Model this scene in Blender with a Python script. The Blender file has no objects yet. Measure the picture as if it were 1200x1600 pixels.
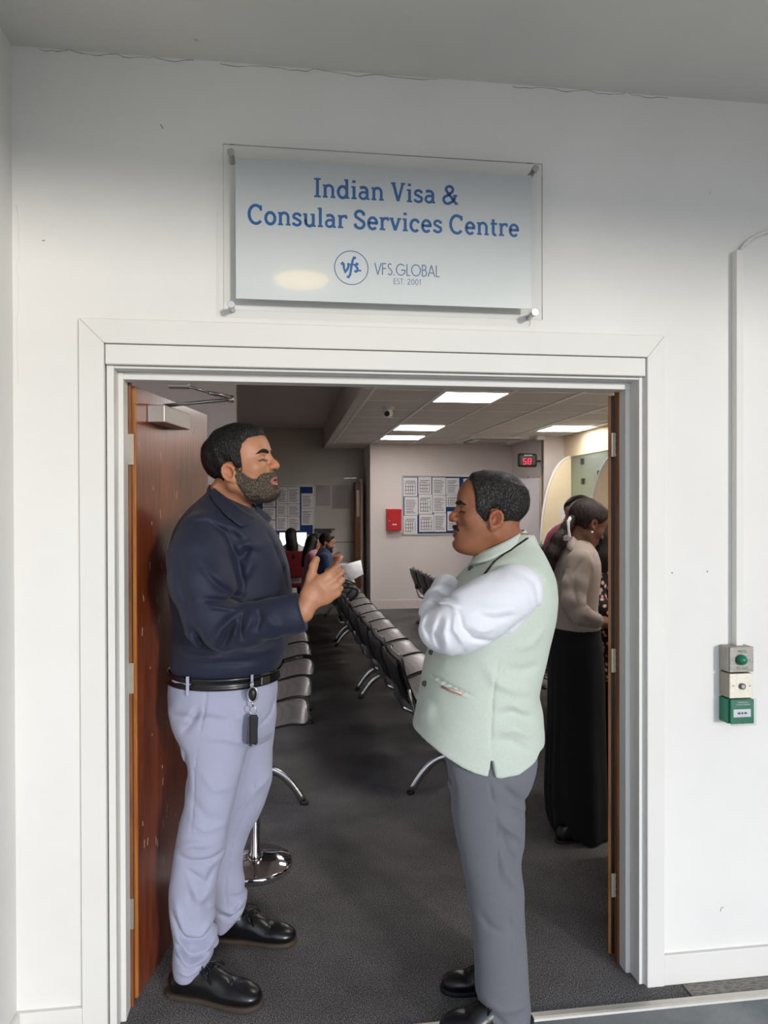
import bpy, bmesh, math, random
import numpy as np
from mathutils import Vector, Matrix
SC = bpy.context.scene
COL = SC.collection
random.seed(7); RNG = np.random.RandomState(11)
PI = math.pi
# ------------------------------------------------------------------ camera
F_PX, CAM_D, CAM_H = 1139.466, 2.33265, 1.64248
YAW, PITCH, ROLL = 0.13386, -0.00684, -0.00244
def cam_basis():
    cy, sy, cp, sp = math.cos(YAW), math.sin(YAW), math.cos(PITCH), math.sin(PITCH)
    w = np.array([sy*cp, cy*cp, sp]); r = np.array([cy, -sy, 0.0]); u = np.cross(r, w)
    cr, sr = math.cos(ROLL), math.sin(ROLL)
    return cr*r+sr*u, -sr*r+cr*u, w
CR, CU, CW = cam_basis()
CP = np.array([0, -CAM_D, CAM_H])
def _ray(px, py): return (px-600)/F_PX*CR-(py-800)/F_PX*CU+CW
def PY(px, py, y):
    d = _ray(px, py); t = (y+CAM_D)/d[1]; q = CP+t*d
    return (float(q[0]), float(q[1]), float(q[2]))
def PZ(px, py, z):
    d = _ray(px, py); t = (z-CAM_H)/d[2]; q = CP+t*d
    return (float(q[0]), float(q[1]), float(q[2]))
def PX(px, py, x):
    d = _ray(px, py); t = x/d[0]; q = CP+t*d
    return (float(q[0]), float(q[1]), float(q[2]))
cd = bpy.data.cameras.new('camera'); cam = bpy.data.objects.new('camera', cd); COL.objects.link(cam)
cd.sensor_fit = 'VERTICAL'; cd.sensor_height = 36; cd.lens = 36*F_PX/1600; cd.clip_start = .05; cd.clip_end = 100
cam.matrix_world = Matrix(((CR[0], CU[0], -CW[0], CP[0]), (CR[1], CU[1], -CW[1], CP[1]), (CR[2], CU[2], -CW[2], CP[2]), (0, 0, 0, 1)))
SC.camera = cam
# ------------------------------------------------------------------ materials
def hexc(r, g, b):
    f = lambda v: (v/255/12.92) if v/255 <= .04045 else ((v/255+.055)/1.055)**2.4
    return (f(r), f(g), f(b), 1)
class M:
    def __init__(s, name, col=(.8, .8, .8, 1), rough=.5, metal=0, **kw):
        s.m = bpy.data.materials.new(name); s.m.use_nodes = True; s.nt = s.m.node_tree; s.n = s.nt.nodes
        s.b = s.n['Principled BSDF']; s.b.inputs['Base Color'].default_value = col
        s.b.inputs['Roughness'].default_value = rough; s.b.inputs['Metallic'].default_value = metal
        for k, v in kw.items(): s.b.inputs[k.replace('_', ' ')].default_value = v
        s.co = None
    def coord(s, scale=(1, 1, 1), kind='Object'):
        if s.co is None: s.co = s.n.new('ShaderNodeTexCoord')
        mp = s.n.new('ShaderNodeMapping'); mp.inputs['Scale'].default_value = scale
        s.nt.links.new(s.co.outputs[kind], mp.inputs[0]); return mp.outputs[0]
    def noise(s, scale, detail=3, rough=.5, st=(1, 1, 1), dist=0):
        t = s.n.new('ShaderNodeTexNoise'); t.inputs['Scale'].default_value = scale; t.inputs['Detail'].default_value = detail
        t.inputs['Roughness'].default_value = rough; t.inputs['Distortion'].default_value = dist
        s.nt.links.new(s.coord(st), t.inputs['Vector']); return t.outputs['Fac']
    def ramp(s, fac, stops, interp='LINEAR'):
        r = s.n.new('ShaderNodeValToRGB'); e = r.color_ramp.elements; r.color_ramp.interpolation = interp
        while len(e) < len(stops): e.new(.5)
        for i, (p, c) in enumerate(stops): e[i].position = p; e[i].color = c
        s.nt.links.new(fac, r.inputs[0]); return r.outputs[0]
    def base(s, out): s.nt.links.new(out, s.b.inputs['Base Color']); return s
    def mix(s, a, b, fac, mode='MIX'):
        x = s.n.new('ShaderNodeMix'); x.data_type = 'RGBA'; x.blend_type = mode
        def put(sock, v):
            if hasattr(v, 'is_linked'): s.nt.links.new(v, sock)
            else: sock.default_value = v
        put(x.inputs[0], fac); put(x.inputs[6], a); put(x.inputs[7], b); return x.outputs[2]
    def attr(s, name):
        a = s.n.new('ShaderNodeAttribute'); a.attribute_name = name; return a.outputs['Color']
    def bump(s, fac, strength=.2, dist=.01):
        b = s.n.new('ShaderNodeBump'); b.inputs['Strength'].default_value = strength; b.inputs['Distance'].default_value = dist
        s.nt.links.new(fac, b.inputs['Height'])
        if s.b.inputs['Normal'].is_linked: s.nt.links.new(s.b.inputs['Normal'].links[0].from_socket, b.inputs['Normal'])
        s.nt.links.new(b.outputs[0], s.b.inputs['Normal']); return s
def plain(name, rgb, rough=.5, metal=0, var=.06, sc=30, bump=0, **kw):
    c = hexc(*rgb); m = M(name, c, rough, metal, **kw)
    lo = tuple(x*(1-var) for x in c[:3])+(1,); hi = tuple(min(1, x*(1+var)) for x in c[:3])+(1,)
    nz = m.noise(sc, 4)
    m.base(m.ramp(nz, [(.3, lo), (.7, hi)]))
    if bump: m.bump(nz, bump, .003)
    return m.m
def emis(name, rgb, strength):
    m = bpy.data.materials.new(name); m.use_nodes = True; n = m.node_tree.nodes; n.clear()
    e = n.new('ShaderNodeEmission'); e.inputs[0].default_value = hexc(*rgb); e.inputs[1].default_value = strength
    o = n.new('ShaderNodeOutputMaterial'); m.node_tree.links.new(e.outputs[0], o.inputs[0]); return m
# ------------------------------------------------------------------ objects
def tag(o, label=None, cat=None, group=None, kind=None):
    if label: o['label'] = label
    if cat: o['category'] = cat
    if group: o['group'] = group
    if kind: o['kind'] = kind
    return o
def empty(name, loc=(0, 0, 0), label=None, cat=None, group=None, kind=None, rz=0):
    o = bpy.data.objects.new(name, None); COL.objects.link(o); o.location = loc; o.rotation_euler = (0, 0, rz); o.empty_display_size = .1
    return tag(o, label, cat, group, kind)
def link(name, me, mat, parent=None, smooth=False):
    o = bpy.data.objects.new(name, me); COL.objects.link(o)
    for m_ in (mat if isinstance(mat, (list, tuple)) else [mat]): me.materials.append(m_)
    if parent is not None:
        o.parent = parent
        if parent.get('_w'): pass
    if smooth:
        me.polygons.foreach_set('use_smooth', [True]*len(me.polygons)); me.update()
    return o
class B:
    """collects shapes; world coordinates unless the parent moves them"""
    def __init__(s): s.bm = bmesh.new()
    def box(s, x0, x1, y0, y1, z0, z1, bev=0, mi=0):
        t = bmesh.new(); bmesh.ops.create_cube(t, size=1)
        for v in t.verts: v.co = Vector(((x0+x1)/2+v.co.x*(x1-x0), (y0+y1)/2+v.co.y*(y1-y0), (z0+z1)/2+v.co.z*(z1-z0)))
        if bev: bmesh.ops.bevel(t, geom=t.edges[:], offset=bev, segments=2, affect='EDGES', profile=.5)
        return s._add(t, mi)
    def obox(s, c, size, rz=0, bev=0, rx=0, ry=0, mi=0):
        t = bmesh.new(); bmesh.ops.create_cube(t, size=1)
        for v in t.verts: v.co = Vector((v.co.x*size[0], v.co.y*size[1], v.co.z*size[2]))
        if bev: bmesh.ops.bevel(t, geom=t.edges[:], offset=bev, segments=2, affect='EDGES', profile=.5)
        mt = Matrix.Translation(c) @ Matrix.Rotation(rz, 4, 'Z') @ Matrix.Rotation(ry, 4, 'Y') @ Matrix.Rotation(rx, 4, 'X')
        bmesh.ops.transform(t, matrix=mt, verts=t.verts[:]); return s._add(t, mi)
    def _add(s, t, mi=0, smooth=False):
        bmesh.ops.recalc_face_normals(t, faces=t.faces[:])
        for f in t.faces: f.material_index = mi; f.smooth = smooth or f.smooth
        me = bpy.data.meshes.new('t'); t.to_mesh(me); t.free(); s.bm.from_mesh(me); bpy.data.meshes.remove(me); return s
    def cyl(s, p0, p1, r0, r1=None, n=24, mi=0, bev=0):
        p0, p1 = Vector(p0), Vector(p1); r1 = r0 if r1 is None else r1; d = p1-p0
        t = bmesh.new(); bmesh.ops.create_cone(t, cap_ends=True, segments=n, radius1=r0, radius2=r1, depth=d.length)
        if bev:
            bmesh.ops.bevel(t, geom=[e for e in t.edges if len(e.link_faces) == 2 and any(len(f.verts) > 4 for f in e.link_faces)], offset=bev, segments=2, affect='EDGES', profile=.5)
        q = d.to_track_quat('Z', 'Y').to_matrix().to_4x4()
        bmesh.ops.transform(t, matrix=Matrix.Translation((p0+p1)/2) @ q, verts=t.verts[:])
        for f in t.faces:
            if len(f.verts) == 4: f.smooth = True
        return s._add(t, mi)
    def tube(s, pts, r, n=10, closed=False, mi=0, flat=None):
        pts = [Vector(p) for p in pts]; R = r if isinstance(r, (list, tuple)) else [r]*len(pts); t = bmesh.new(); rings = []
        N = len(pts); up = Vector((0, 0, 1)); prev = None
        for i, p in enumerate(pts):
            a = pts[(i-1) % N] if (closed or i > 0) else p; b = pts[(i+1) % N] if (closed or i < N-1) else p
            d = (b-a).normalized()
            if prev is None:
                x = d.cross(up);  x = d.cross(Vector((0, 1, 0))) if x.length < 1e-3 else x
            else: x = prev-d*prev.dot(d)
            x.normalize(); prev = x; y = d.cross(x)
            fx, fy = (1, 1) if flat is None else flat
            rings.append([t.verts.new(p+(x*math.cos(k*2*PI/n)*fx+y*math.sin(k*2*PI/n)*fy)*R[i]) for k in range(n)])
        for i in range(N if closed else N-1):
            A, C = rings[i], rings[(i+1) % N]
            for k in range(n): t.faces.new((A[k], A[(k+1) % n], C[(k+1) % n], C[k])).smooth = True
        if not closed: t.faces.new(rings[0]); t.faces.new(rings[-1])
        return s._add(t, mi)
    def lathe(s, c, prof, n=40, mi=0):
        t = bmesh.new(); rings = []
        for r, z in prof: rings.append([t.verts.new((c[0]+r*math.cos(k*2*PI/n), c[1]+r*math.sin(k*2*PI/n), c[2]+z)) for k in range(n)] if r > 1e-6 else [t.verts.new((c[0], c[1], c[2]+z))])
        for A, C in zip(rings, rings[1:]):
            for k in range(n):
                if len(A) == 1: t.faces.new((A[0], C[(k+1) % n], C[k]))
                elif len(C) == 1: t.faces.new((A[k], A[(k+1) % n], C[0]))
                else: t.faces.new((A[k], A[(k+1) % n], C[(k+1) % n], C[k]))
        for f in t.faces: f.smooth = True
        return s._add(t, mi)
    def sphere(s, c, r, mi=0, sc=(1, 1, 1), seg=20):
        t = bmesh.new(); bmesh.ops.create_uvsphere(t, u_segments=seg, v_segments=seg//2, radius=r)
        for v in t.verts: v.co = Vector((c[0]+v.co.x*sc[0], c[1]+v.co.y*sc[1], c[2]+v.co.z*sc[2]))
        return s._add(t, mi, True)
    def prism(s, poly, y0, y1, axis='y', mi=0, bev=0):
        """poly in the plane normal to axis: (x,z) for y, (y,z) for x, (x,y) for z"""
        t = bmesh.new()
        f3 = {'y': lambda a, b, c: (a, c, b), 'x': lambda a, b, c: (c, a, b), 'z': lambda a, b, c: (a, b, c)}[axis]
        A = [t.verts.new(f3(a, b, y0)) for a, b in poly]; C = [t.verts.new(f3(a, b, y1)) for a, b in poly]; n = len(poly)
        t.faces.new(A); t.faces.new(C[::-1])
        for k in range(n): t.faces.new((A[k], A[(k+1) % n], C[(k+1) % n], C[k]))
        if bev: bmesh.ops.bevel(t, geom=t.edges[:], offset=bev, segments=1, affect='EDGES')
        return s._add(t, mi)
    def quad(s, pts, mi=0):
        t = bmesh.new(); t.faces.new([t.verts.new(p) for p in pts]); 
        for f in t.faces: f.material_index = mi
        me = bpy.data.meshes.new('t'); t.to_mesh(me); t.free(); s.bm.from_mesh(me); bpy.data.meshes.remove(me); return s
    def grid(s, rows, thick=0, mi=0, closed=False):
        """rows: list of point lists -> smooth sheet, given real thickness"""
        t = bmesh.new(); V = [[t.verts.new(p) for p in r] for r in rows]; m = len(rows[0])
        for a, b in zip(V, V[1:]):
            for k in range(m if closed else m-1): t.faces.new((a[k], a[(k+1) % m], b[(k+1) % m], b[k]))
        bmesh.ops.recalc_face_normals(t, faces=t.faces[:])
        if thick: bmesh.ops.solidify(t, geom=t.faces[:], thickness=thick)
        for f in t.faces: f.smooth = True
        return s._add(t, mi)
    def build(s, name, mat, parent=None, loc=None, smooth=False):
        me = bpy.data.meshes.new(name); s.bm.to_mesh(me); s.bm.free()
        if loc is not None:
            me.transform(Matrix.Translation(-Vector(loc)))
        elif parent is not None:
            me.transform(parent_inv(parent))
        o = link(name, me, mat, parent, smooth)
        if loc is not None: o.location = loc
        return o
def parent_inv(p):
    m = Matrix.Identity(4); q = p
    while q is not None:
        m = (Matrix.Translation(q.location) @ Matrix.Rotation(q.rotation_euler.z, 4, 'Z')) @ m; q = q.parent
    return m.inverted()
def struct(o): o['kind'] = 'structure'; return o
# ------------------------------------------------------------------ sculpting with distance fields (meshed by surface nets)
def _v(a): return np.asarray(a, np.float32)
def dseg(P, a, b, ra, rb=None):
    rb = ra if rb is None else rb
    a, b = _v(a), _v(b); ba = b-a; pa = P-a
    h = np.clip((pa@ba)/max(float(ba@ba), 1e-12), 0, 1)
    return np.sqrt(((pa-h[:, None]*ba)**2).sum(1))-(ra+(rb-ra)*h)
class S:
    """list of sculpting steps; each has a bounding sphere so far-away steps are skipped"""
    def __init__(s): s.ops = []; s.disp = []
    def _p(s, fn, c, r, k, mode): s.ops.append((fn, _v(c), float(r), float(k), mode)); return s
    def seg(s, a, b, ra, rb=None, k=.02, mode='add'):
        rb = ra if rb is None else rb; c = (_v(a)+_v(b))/2
        return s._p(lambda P: dseg(P, a, b, ra, rb), c, np.linalg.norm(_v(b)-_v(a))/2+max(ra, rb), k, mode)
    def chain(s, pts, rad, k=.02, kk=.01, mode='add'):
        pts = [_v(p) for p in pts]; c = sum(pts)/len(pts); r = max(float(np.linalg.norm(p-c))+q for p, q in zip(pts, rad))
        def fn(P):
            d = None
            for i in range(len(pts)-1):
                e = dseg(P, pts[i], pts[i+1], rad[i], rad[i+1]); d = e if d is None else smin(d, e, kk)
            return d
        return s._p(fn, c, r, k, mode)
    def ell(s, c, r, k=.02, mode='add', R=None):
        c = _v(c); r = _v(r)
        def fn(P):
            q = P-c
            if R is not None: q = q@R
            a = q/r; k0 = np.sqrt((a*a).sum(1)); k1 = np.sqrt(((q/(r*r))**2).sum(1))+1e-9
            return k0*(k0-1)/k1
        return s._p(fn, c, float(r.max()), k, mode)
    def box(s, c, h, rd=.005, k=.01, mode='add', R=None):
        c = _v(c); h = _v(h)
        def fn(P):
            q = P-c
            if R is not None: q = q@R
            q = np.abs(q)-(h-rd)
            return np.sqrt((np.maximum(q, 0)**2).sum(1))+np.minimum(q.max(1), 0)-rd
        return s._p(fn, c, float(np.linalg.norm(h)), k, mode)
    def loft(s, rings, k=.02, mode='add', caps=(0, 0), pw=2.0, sm=2):
        """rings (z, cx, cy, a, b): stacked ellipses, smoothed"""
        A = np.array(sorted(rings), np.float64); z = np.linspace(A[0, 0], A[-1, 0], 160)
        T = np.stack([np.interp(z, A[:, 0], A[:, i]) for i in range(1, 5)], 1)
        for _ in range(sm*3):
            T[1:-1] = (T[:-2]+2*T[1:-1]+T[2:])/4
        zmin, zmax = z[0], z[-1]
        def fn(P):
            zz = P[:, 2]; cx, cy, a, b = (np.interp(zz, z, T[:, i]) for i in range(4))
            u = np.abs(P[:, 0]-cx)/a; v = np.abs(P[:, 1]-cy)/b
            k0 = (u**pw+v**pw)**(1/pw)
            k1 = np.sqrt((u/a)**2+(v/b)**2)+1e-6
            d = np.where(k0 > .25, (k0-1)*np.maximum(k0, .3)/k1, -np.minimum(a, b)*.75)
            d = np.clip(d, -np.minimum(a, b), None)
            e = np.maximum(zz-zmax, zmin-zz)
            return smax(d, e, .012)
        c = (A[:, 1].mean(), A[:, 2].mean(), (zmin+zmax)/2); r = max(float(np.linalg.norm([q[1]-c[0], q[2]-c[1], q[0]-c[2]]))+max(q[3], q[4]) for q in A)
        return s._p(fn, c, r, k, mode)
    def fn(s, f, c, r, k=.02, mode='add'): return s._p(f, c, r, k, mode)
    def stroke(s, pts, w, h, side=None):
        """clay stroke: raises (h>0) or presses (h<0) a soft ridge along a line.  side=(y0, sign): only where the surface faces that side"""
        pts = [_v(p) for p in pts]; c = sum(pts)/len(pts); r = max(float(np.linalg.norm(p-c)) for p in pts)+w*2.5
        flat = side is not None
        def f(P):
            if flat: Q = P.copy(); Q[:, 1] = 0; pp = [p*_v((1, 0, 1)) for p in pts]
            else: Q = P; pp = pts
            L = [float(np.linalg.norm(b-a)) for a, b in zip(pp, pp[1:])]; tot = sum(L)+1e-9; d = None; acc = 0
            for a, b, l in zip(pp, pp[1:], L):
                ba = b-a; hh = np.clip(((Q-a)@ba)/max(float(ba@ba), 1e-12), 0, 1)
                e = np.sqrt(((Q-a-hh[:, None]*ba)**2).sum(1)); t = (acc+hh*l)/tot; acc += l
                if d is None: d, tt = e, t
                else: m = e < d; d = np.where(m, e, d); tt = np.where(m, t, tt)
            fade = np.clip(4*tt*(1-tt)+.15, 0, 1)
            g = -h*fade*np.exp(-(d/w)**2)
            if flat: g = g*np.clip((side[0]-P[:, 1])*side[1]*25+.0, 0, 1)
            return g
        if flat: r = r+.35
        s.disp.append((f, c, r)); return s
    def add_disp(s, f, c=(0, 0, 0), r=99): s.disp.append((f, _v(c), r)); return s
    def eval(s, P, bc=None, br=0):
        d = np.full(len(P), 1.0, np.float32); first = True
        for fn, c, r, k, mode in s.ops:
            if bc is not None and np.linalg.norm(bc-c) > r+br+k+.03:
                continue
            e = fn(P).astype(np.float32)
            if mode == 'add': d = e if first else smin(d, e, k); first = False
            elif first: continue
            elif mode == 'sub': d = smax(d, -e, k)
            elif mode == 'int': d = smax(d, e, k)
        if first: return np.maximum(d, .3)
        for f, c, r in s.disp:
            if bc is not None and np.linalg.norm(bc-c) > r+br: continue
            d = d+f(P)
        return d
def smin(a, b, k):
    if k <= 0: return np.minimum(a, b)
    h = np.clip(.5+.5*(b-a)/k, 0, 1); return b+(a-b)*h-k*h*(1-h)
def smax(a, b, k): return -smin(-a, -b, k)
def waves(seed, n, freq, amp, an=(1, 1, 1)):
    r = np.random.RandomState(seed); D = r.randn(n, 3); D /= np.linalg.norm(D, axis=1)[:, None]; D = (D*freq*(.6+.8*r.rand(n, 1))*np.array(an)).astype(np.float32); ph = r.rand(n).astype(np.float32)*6.28
    def f(P):
        Q = P+0.02*np.sin(P[:, [1, 2, 0]]*freq*.5)
        return amp*np.sin(Q@D.T+ph).sum(1)/math.sqrt(n)
    return f
def mesh_sdf(name, field, lo, hi, h, mat, parent=None, color=None, drop=None, N=20, smooth_it=0):
    lo = np.array(lo, np.float64); n = np.ceil((np.array(hi)-lo)/h/N).astype(int)
    ax = np.arange(N+1); ids = []; pos = []; quads = []
    G = np.stack(np.meshgrid(ax, ax, ax, indexing='ij'), -1).reshape(-1, 3)
    ST = n*N+4; key = lambda I: ((I[..., 0]+1)*ST[1]+I[..., 1]+1)*ST[2]+I[..., 2]+1
    cor = [(i, j, k) for i in (0, 1) for j in (0, 1) for k in (0, 1)]
    edges = [(a, b) for a in cor for b in cor if sum(b)-sum(a) == 1 and sum(abs(x-y) for x, y in zip(a, b)) == 1]
    br = .866*N*h
    cen = np.stack(np.meshgrid(*[np.arange(m) for m in n], indexing='ij'), -1).reshape(-1, 3)
    CC = (lo+(cen+.5)*N*h).astype(np.float32)
    # coarse reject
    for bi, bc in zip(cen, CC):
        d0 = float(field.eval(bc[None], bc, br)[0])
        if abs(d0) > br*1.25+.01: continue
        P = (lo+(bi*N+G)*h).astype(np.float32)
        D = field.eval(P, bc, br).reshape(N+1, N+1, N+1)
        if D.min() > 0 or D.max() < 0: continue
        sg = D < 0
        cnt = np.zeros((N, N, N), np.int32); acc = np.zeros((N, N, N, 3), np.float64)
        for a, b in edges:
            sa = sg[a[0]:N+a[0], a[1]:N+a[1], a[2]:N+a[2]]; sb = sg[b[0]:N+b[0], b[1]:N+b[1], b[2]:N+b[2]]
            m = sa != sb
            if not m.any(): continue
            da = D[a[0]:N+a[0], a[1]:N+a[1], a[2]:N+a[2]][m]; db = D[b[0]:N+b[0], b[1]:N+b[1], b[2]:N+b[2]][m]
            t = (da/(da-db))[:, None]; acc[m] += np.array(a)+(np.array(b)-np.array(a))*t; cnt[m] += 1
        act = np.argwhere(cnt > 0); c = cnt[cnt > 0][:, None]
        ids.append(key(act+bi*N)); pos.append(lo+(bi*N+act+acc[cnt > 0]/c)*h)
        for axn in range(3):
            o = [0, 0, 0]; o[axn] = 1
            s0 = sg[:N, :N, :N]; s1 = sg[o[0]:N+o[0], o[1]:N+o[1], o[2]:N+o[2]]
            e = np.argwhere(s0 != s1)
            if not len(e): continue
            fl = s0[e[:, 0], e[:, 1], e[:, 2]]; u = np.zeros(3, int); v = np.zeros(3, int); u[(axn+1) % 3] = 1; v[(axn+2) % 3] = 1
            g = e+bi*N; q = np.stack([key(g), key(g-u), key(g-u-v), key(g-v)], 1)
            q[~fl] = q[~fl][:, ::-1]; quads.append(q)
    if not ids: raise RuntimeError('empty field '+name)
    ids = np.concatenate(ids); pos = np.concatenate(pos); quads = np.concatenate(quads)
    o = np.argsort(ids); ids = ids[o]; pos = pos[o]
    ix = np.searchsorted(ids, quads); ix = np.clip(ix, 0, len(ids)-1); ok = (ids[ix] == quads).all(1); ix = ix[ok][:, ::-1]
    if drop is not None:
        kill = drop(pos.astype(np.float32)); ix = ix[~kill[ix].all(1)]
        used = np.unique(ix); mp = np.full(len(pos), -1); mp[used] = np.arange(len(used)); ix = mp[ix]; pos = pos[used]
    for _ in range(smooth_it):
        acc = np.zeros_like(pos); c = np.zeros(len(pos))
        for k in range(4):
            np.add.at(acc, ix[:, k], pos[ix[:, (k+1) % 4]]+pos[ix[:, k-1]]); np.add.at(c, ix[:, k], 2)
        pos = pos*.5+acc/np.maximum(c, 1)[:, None]*.5
    me = bpy.data.meshes.new(name); wp = pos
    if parent is not None:
        mi = np.array(parent_inv(parent)); wp = pos@mi[:3, :3].T+mi[:3, 3]
    me.vertices.add(len(wp)); me.vertices.foreach_set('co', wp.astype(np.float32).ravel())
    me.loops.add(len(ix)*4); me.loops.foreach_set('vertex_index', ix.astype(np.int32).ravel())
    me.polygons.add(len(ix)); me.polygons.foreach_set('loop_start', np.arange(0, len(ix)*4, 4, dtype=np.int32))
    me.update(calc_edges=True)
    if color is not None:
        a = me.color_attributes.new('Col', 'FLOAT_COLOR', 'POINT'); cc = color(pos.astype(np.float32))
        a.data.foreach_set('color', np.concatenate([cc, np.ones((len(cc), 1))], 1).astype(np.float32).ravel())
    return link(name, me, mat, parent, True)
# ================================================================== MATERIALS
WHITE_PAINT = plain('white paint', (226, 224, 218), .55, var=.025, sc=3)
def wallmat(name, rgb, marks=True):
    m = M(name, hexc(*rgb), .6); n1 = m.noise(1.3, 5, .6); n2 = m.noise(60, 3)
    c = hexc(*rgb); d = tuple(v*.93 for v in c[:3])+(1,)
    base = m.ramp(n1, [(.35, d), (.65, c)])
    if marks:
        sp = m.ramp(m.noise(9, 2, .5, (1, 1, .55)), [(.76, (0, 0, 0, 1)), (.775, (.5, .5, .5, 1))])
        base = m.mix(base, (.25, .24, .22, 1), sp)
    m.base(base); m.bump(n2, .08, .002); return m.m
WALL = wallmat('white wall paint', (232, 230, 225)); WALL2 = wallmat('inner wall paint', (226, 216, 212), False)
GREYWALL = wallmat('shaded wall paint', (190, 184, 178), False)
SOFFIT = wallmat('soffit paint', (222, 219, 210))
def glossy(name, rgb, rough, metal=0, **k): return plain(name, rgb, rough, metal, var=.04, **k)
STEEL = glossy('brushed steel', (190, 188, 184), .28, 1); DARKSTEEL = glossy('dark steel', (95, 93, 92), .35, 1)
CHROME = glossy('chrome', (215, 215, 218), .08, 1); BLACKPL = glossy('black plastic', (14, 14, 15), .42)
CLOSERM = glossy('closer silver', (178, 172, 165), .4, .6); GREENPL = glossy('green plastic', (10, 110, 78), .35)
SEATM = M('perforated seat steel', hexc(150, 148, 150), .42, .75)
def _perf():
    v = SEATM.n.new('ShaderNodeTexVoronoi'); v.inputs['Scale'].default_value = 90; v.inputs['Randomness'].default_value = 0
    SEATM.nt.links.new(SEATM.coord(), v.inputs['Vector'])
    SEATM.base(SEATM.ramp(v.outputs['Distance'], [(.2, hexc(95, 92, 92)), (.36, hexc(172, 168, 168))]))
_perf(); SEATM = SEATM.m
def carpet():
    m = M('dark loop carpet', hexc(60, 58, 58), .95); a = m.noise(240, 3, .75); b = m.noise(1.6, 4, .6); c3 = m.noise(130, 2, .6)
    col = m.ramp(a, [(.36, hexc(60, 58, 58)), (.5, hexc(104, 101, 100)), (.64, hexc(188, 184, 182))])
    col = m.mix(col, m.ramp(b, [(.35, (.52, .51, .5, 1)), (.6, (1, 1, 1, 1))]), .8, 'MULTIPLY')
    m.base(col); m.bump(a, .9, .006); m.bump(c3, .4, .004); m.b.inputs['Specular IOR Level'].default_value = .15; return m.m
CARPET = carpet()
def outfloor():
    m = M('grey safety floor', hexc(120, 124, 126), .5); a = m.noise(3, 6, .65); b = m.noise(300, 2)
    col = m.mix(m.ramp(a, [(.35, hexc(104, 110, 114)), (.62, hexc(140, 143, 142))]), m.ramp(b, [(.4, (.85, .85, .85, 1)), (.6, (1.1, 1.1, 1.1, 1))]), .7, 'MULTIPLY')
    m.base(col); m.bump(b, .1, .001); return m.m
OUTF = outfloor()
def woodmat(name, a, b, c, rough=.3, st=(6, 6, .5), coat=0):
    m = M(name, hexc(*a), rough); n = m.noise(5, 6, .6, st, 1.5); n2 = m.noise(40, 4, .6, (st[0], st[1], st[2]*.5))
    col = m.ramp(n, [(.25, hexc(*a)), (.5, hexc(*b)), (.75, hexc(*c))])
    col = m.mix(col, m.ramp(n2, [(.3, (.75, .75, .75, 1)), (.7, (1.1, 1.1, 1.1, 1))]), .7, 'MULTIPLY'); m.base(col)
    m.bump(n2, .08, .002); m.b.inputs['Coat Weight'].default_value = coat; m.b.inputs['Coat Roughness'].default_value = .2; return m.m
DOORW = woodmat('red brown veneer', (84, 34, 18), (128, 60, 34), (150, 78, 48), .3, coat=.5)
LIPW = woodmat('orange lipping wood', (150, 86, 32), (186, 116, 50), (205, 140, 70), .45)
RAWW = woodmat('brown frame wood', (96, 52, 24), (128, 74, 36), (150, 92, 48), .5)
PINE = woodmat('pale door lining', (205, 172, 125), (222, 192, 148), (232, 205, 165), .5)
ACR = M('clear acrylic', (1, 1, 1, 1), .03)
def _acr():
    n, l = ACR.n, ACR.nt.links; tr = n.new('ShaderNodeBsdfTransparent'); tr.inputs[0].default_value = (.99, .995, .99, 1)
    g = n.new('ShaderNodeBsdfGlossy'); g.inputs['Roughness'].default_value = .05; fr = n.new('ShaderNodeFresnel'); fr.inputs[0].default_value = 1.49
    mx = n.new('ShaderNodeMixShader'); l.new(fr.outputs[0], mx.inputs[0]); l.new(tr.outputs[0], mx.inputs[1]); l.new(g.outputs[0], mx.inputs[2])
    l.new(mx.outputs[0], n['Material Output'].inputs[0])
_acr(); ACR = ACR.m
def glassmat(name, rgb, alpha):
    m = M(name); n, l = m.n, m.nt.links; tr = n.new('ShaderNodeBsdfTransparent'); tr.inputs[0].default_value = hexc(*rgb)
    mx = n.new('ShaderNodeMixShader'); mx.inputs[0].default_value = alpha; m.b.inputs['Base Color'].default_value = hexc(*rgb); m.b.inputs['Roughness'].default_value = .05
    l.new(tr.outputs[0], mx.inputs[1]); l.new(m.b.outputs[0], mx.inputs[2]); l.new(mx.outputs[0], n['Material Output'].inputs[0]); return m.m
GLASS = glassmat('pale green glass', (234, 243, 236), .14)
PAPER = plain('paper', (225, 222, 224), .6, var=.03); INK = plain('grey print', (120, 118, 124), .7); FELT = plain('blue felt', (22, 60, 112), .9, bump=.2)
RED = plain('red enamel', (190, 18, 30), .35); CREAM = plain('cream laminate', (232, 214, 182), .5, var=.03)
ALU = glossy('aluminium trim', (190, 190, 188), .35, .8); BLUEV = plain('blue vinyl', (0, 98, 168), .35, var=.02); GREYV = plain('slate blue vinyl', (62, 104, 148), .4, var=.02)

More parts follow.
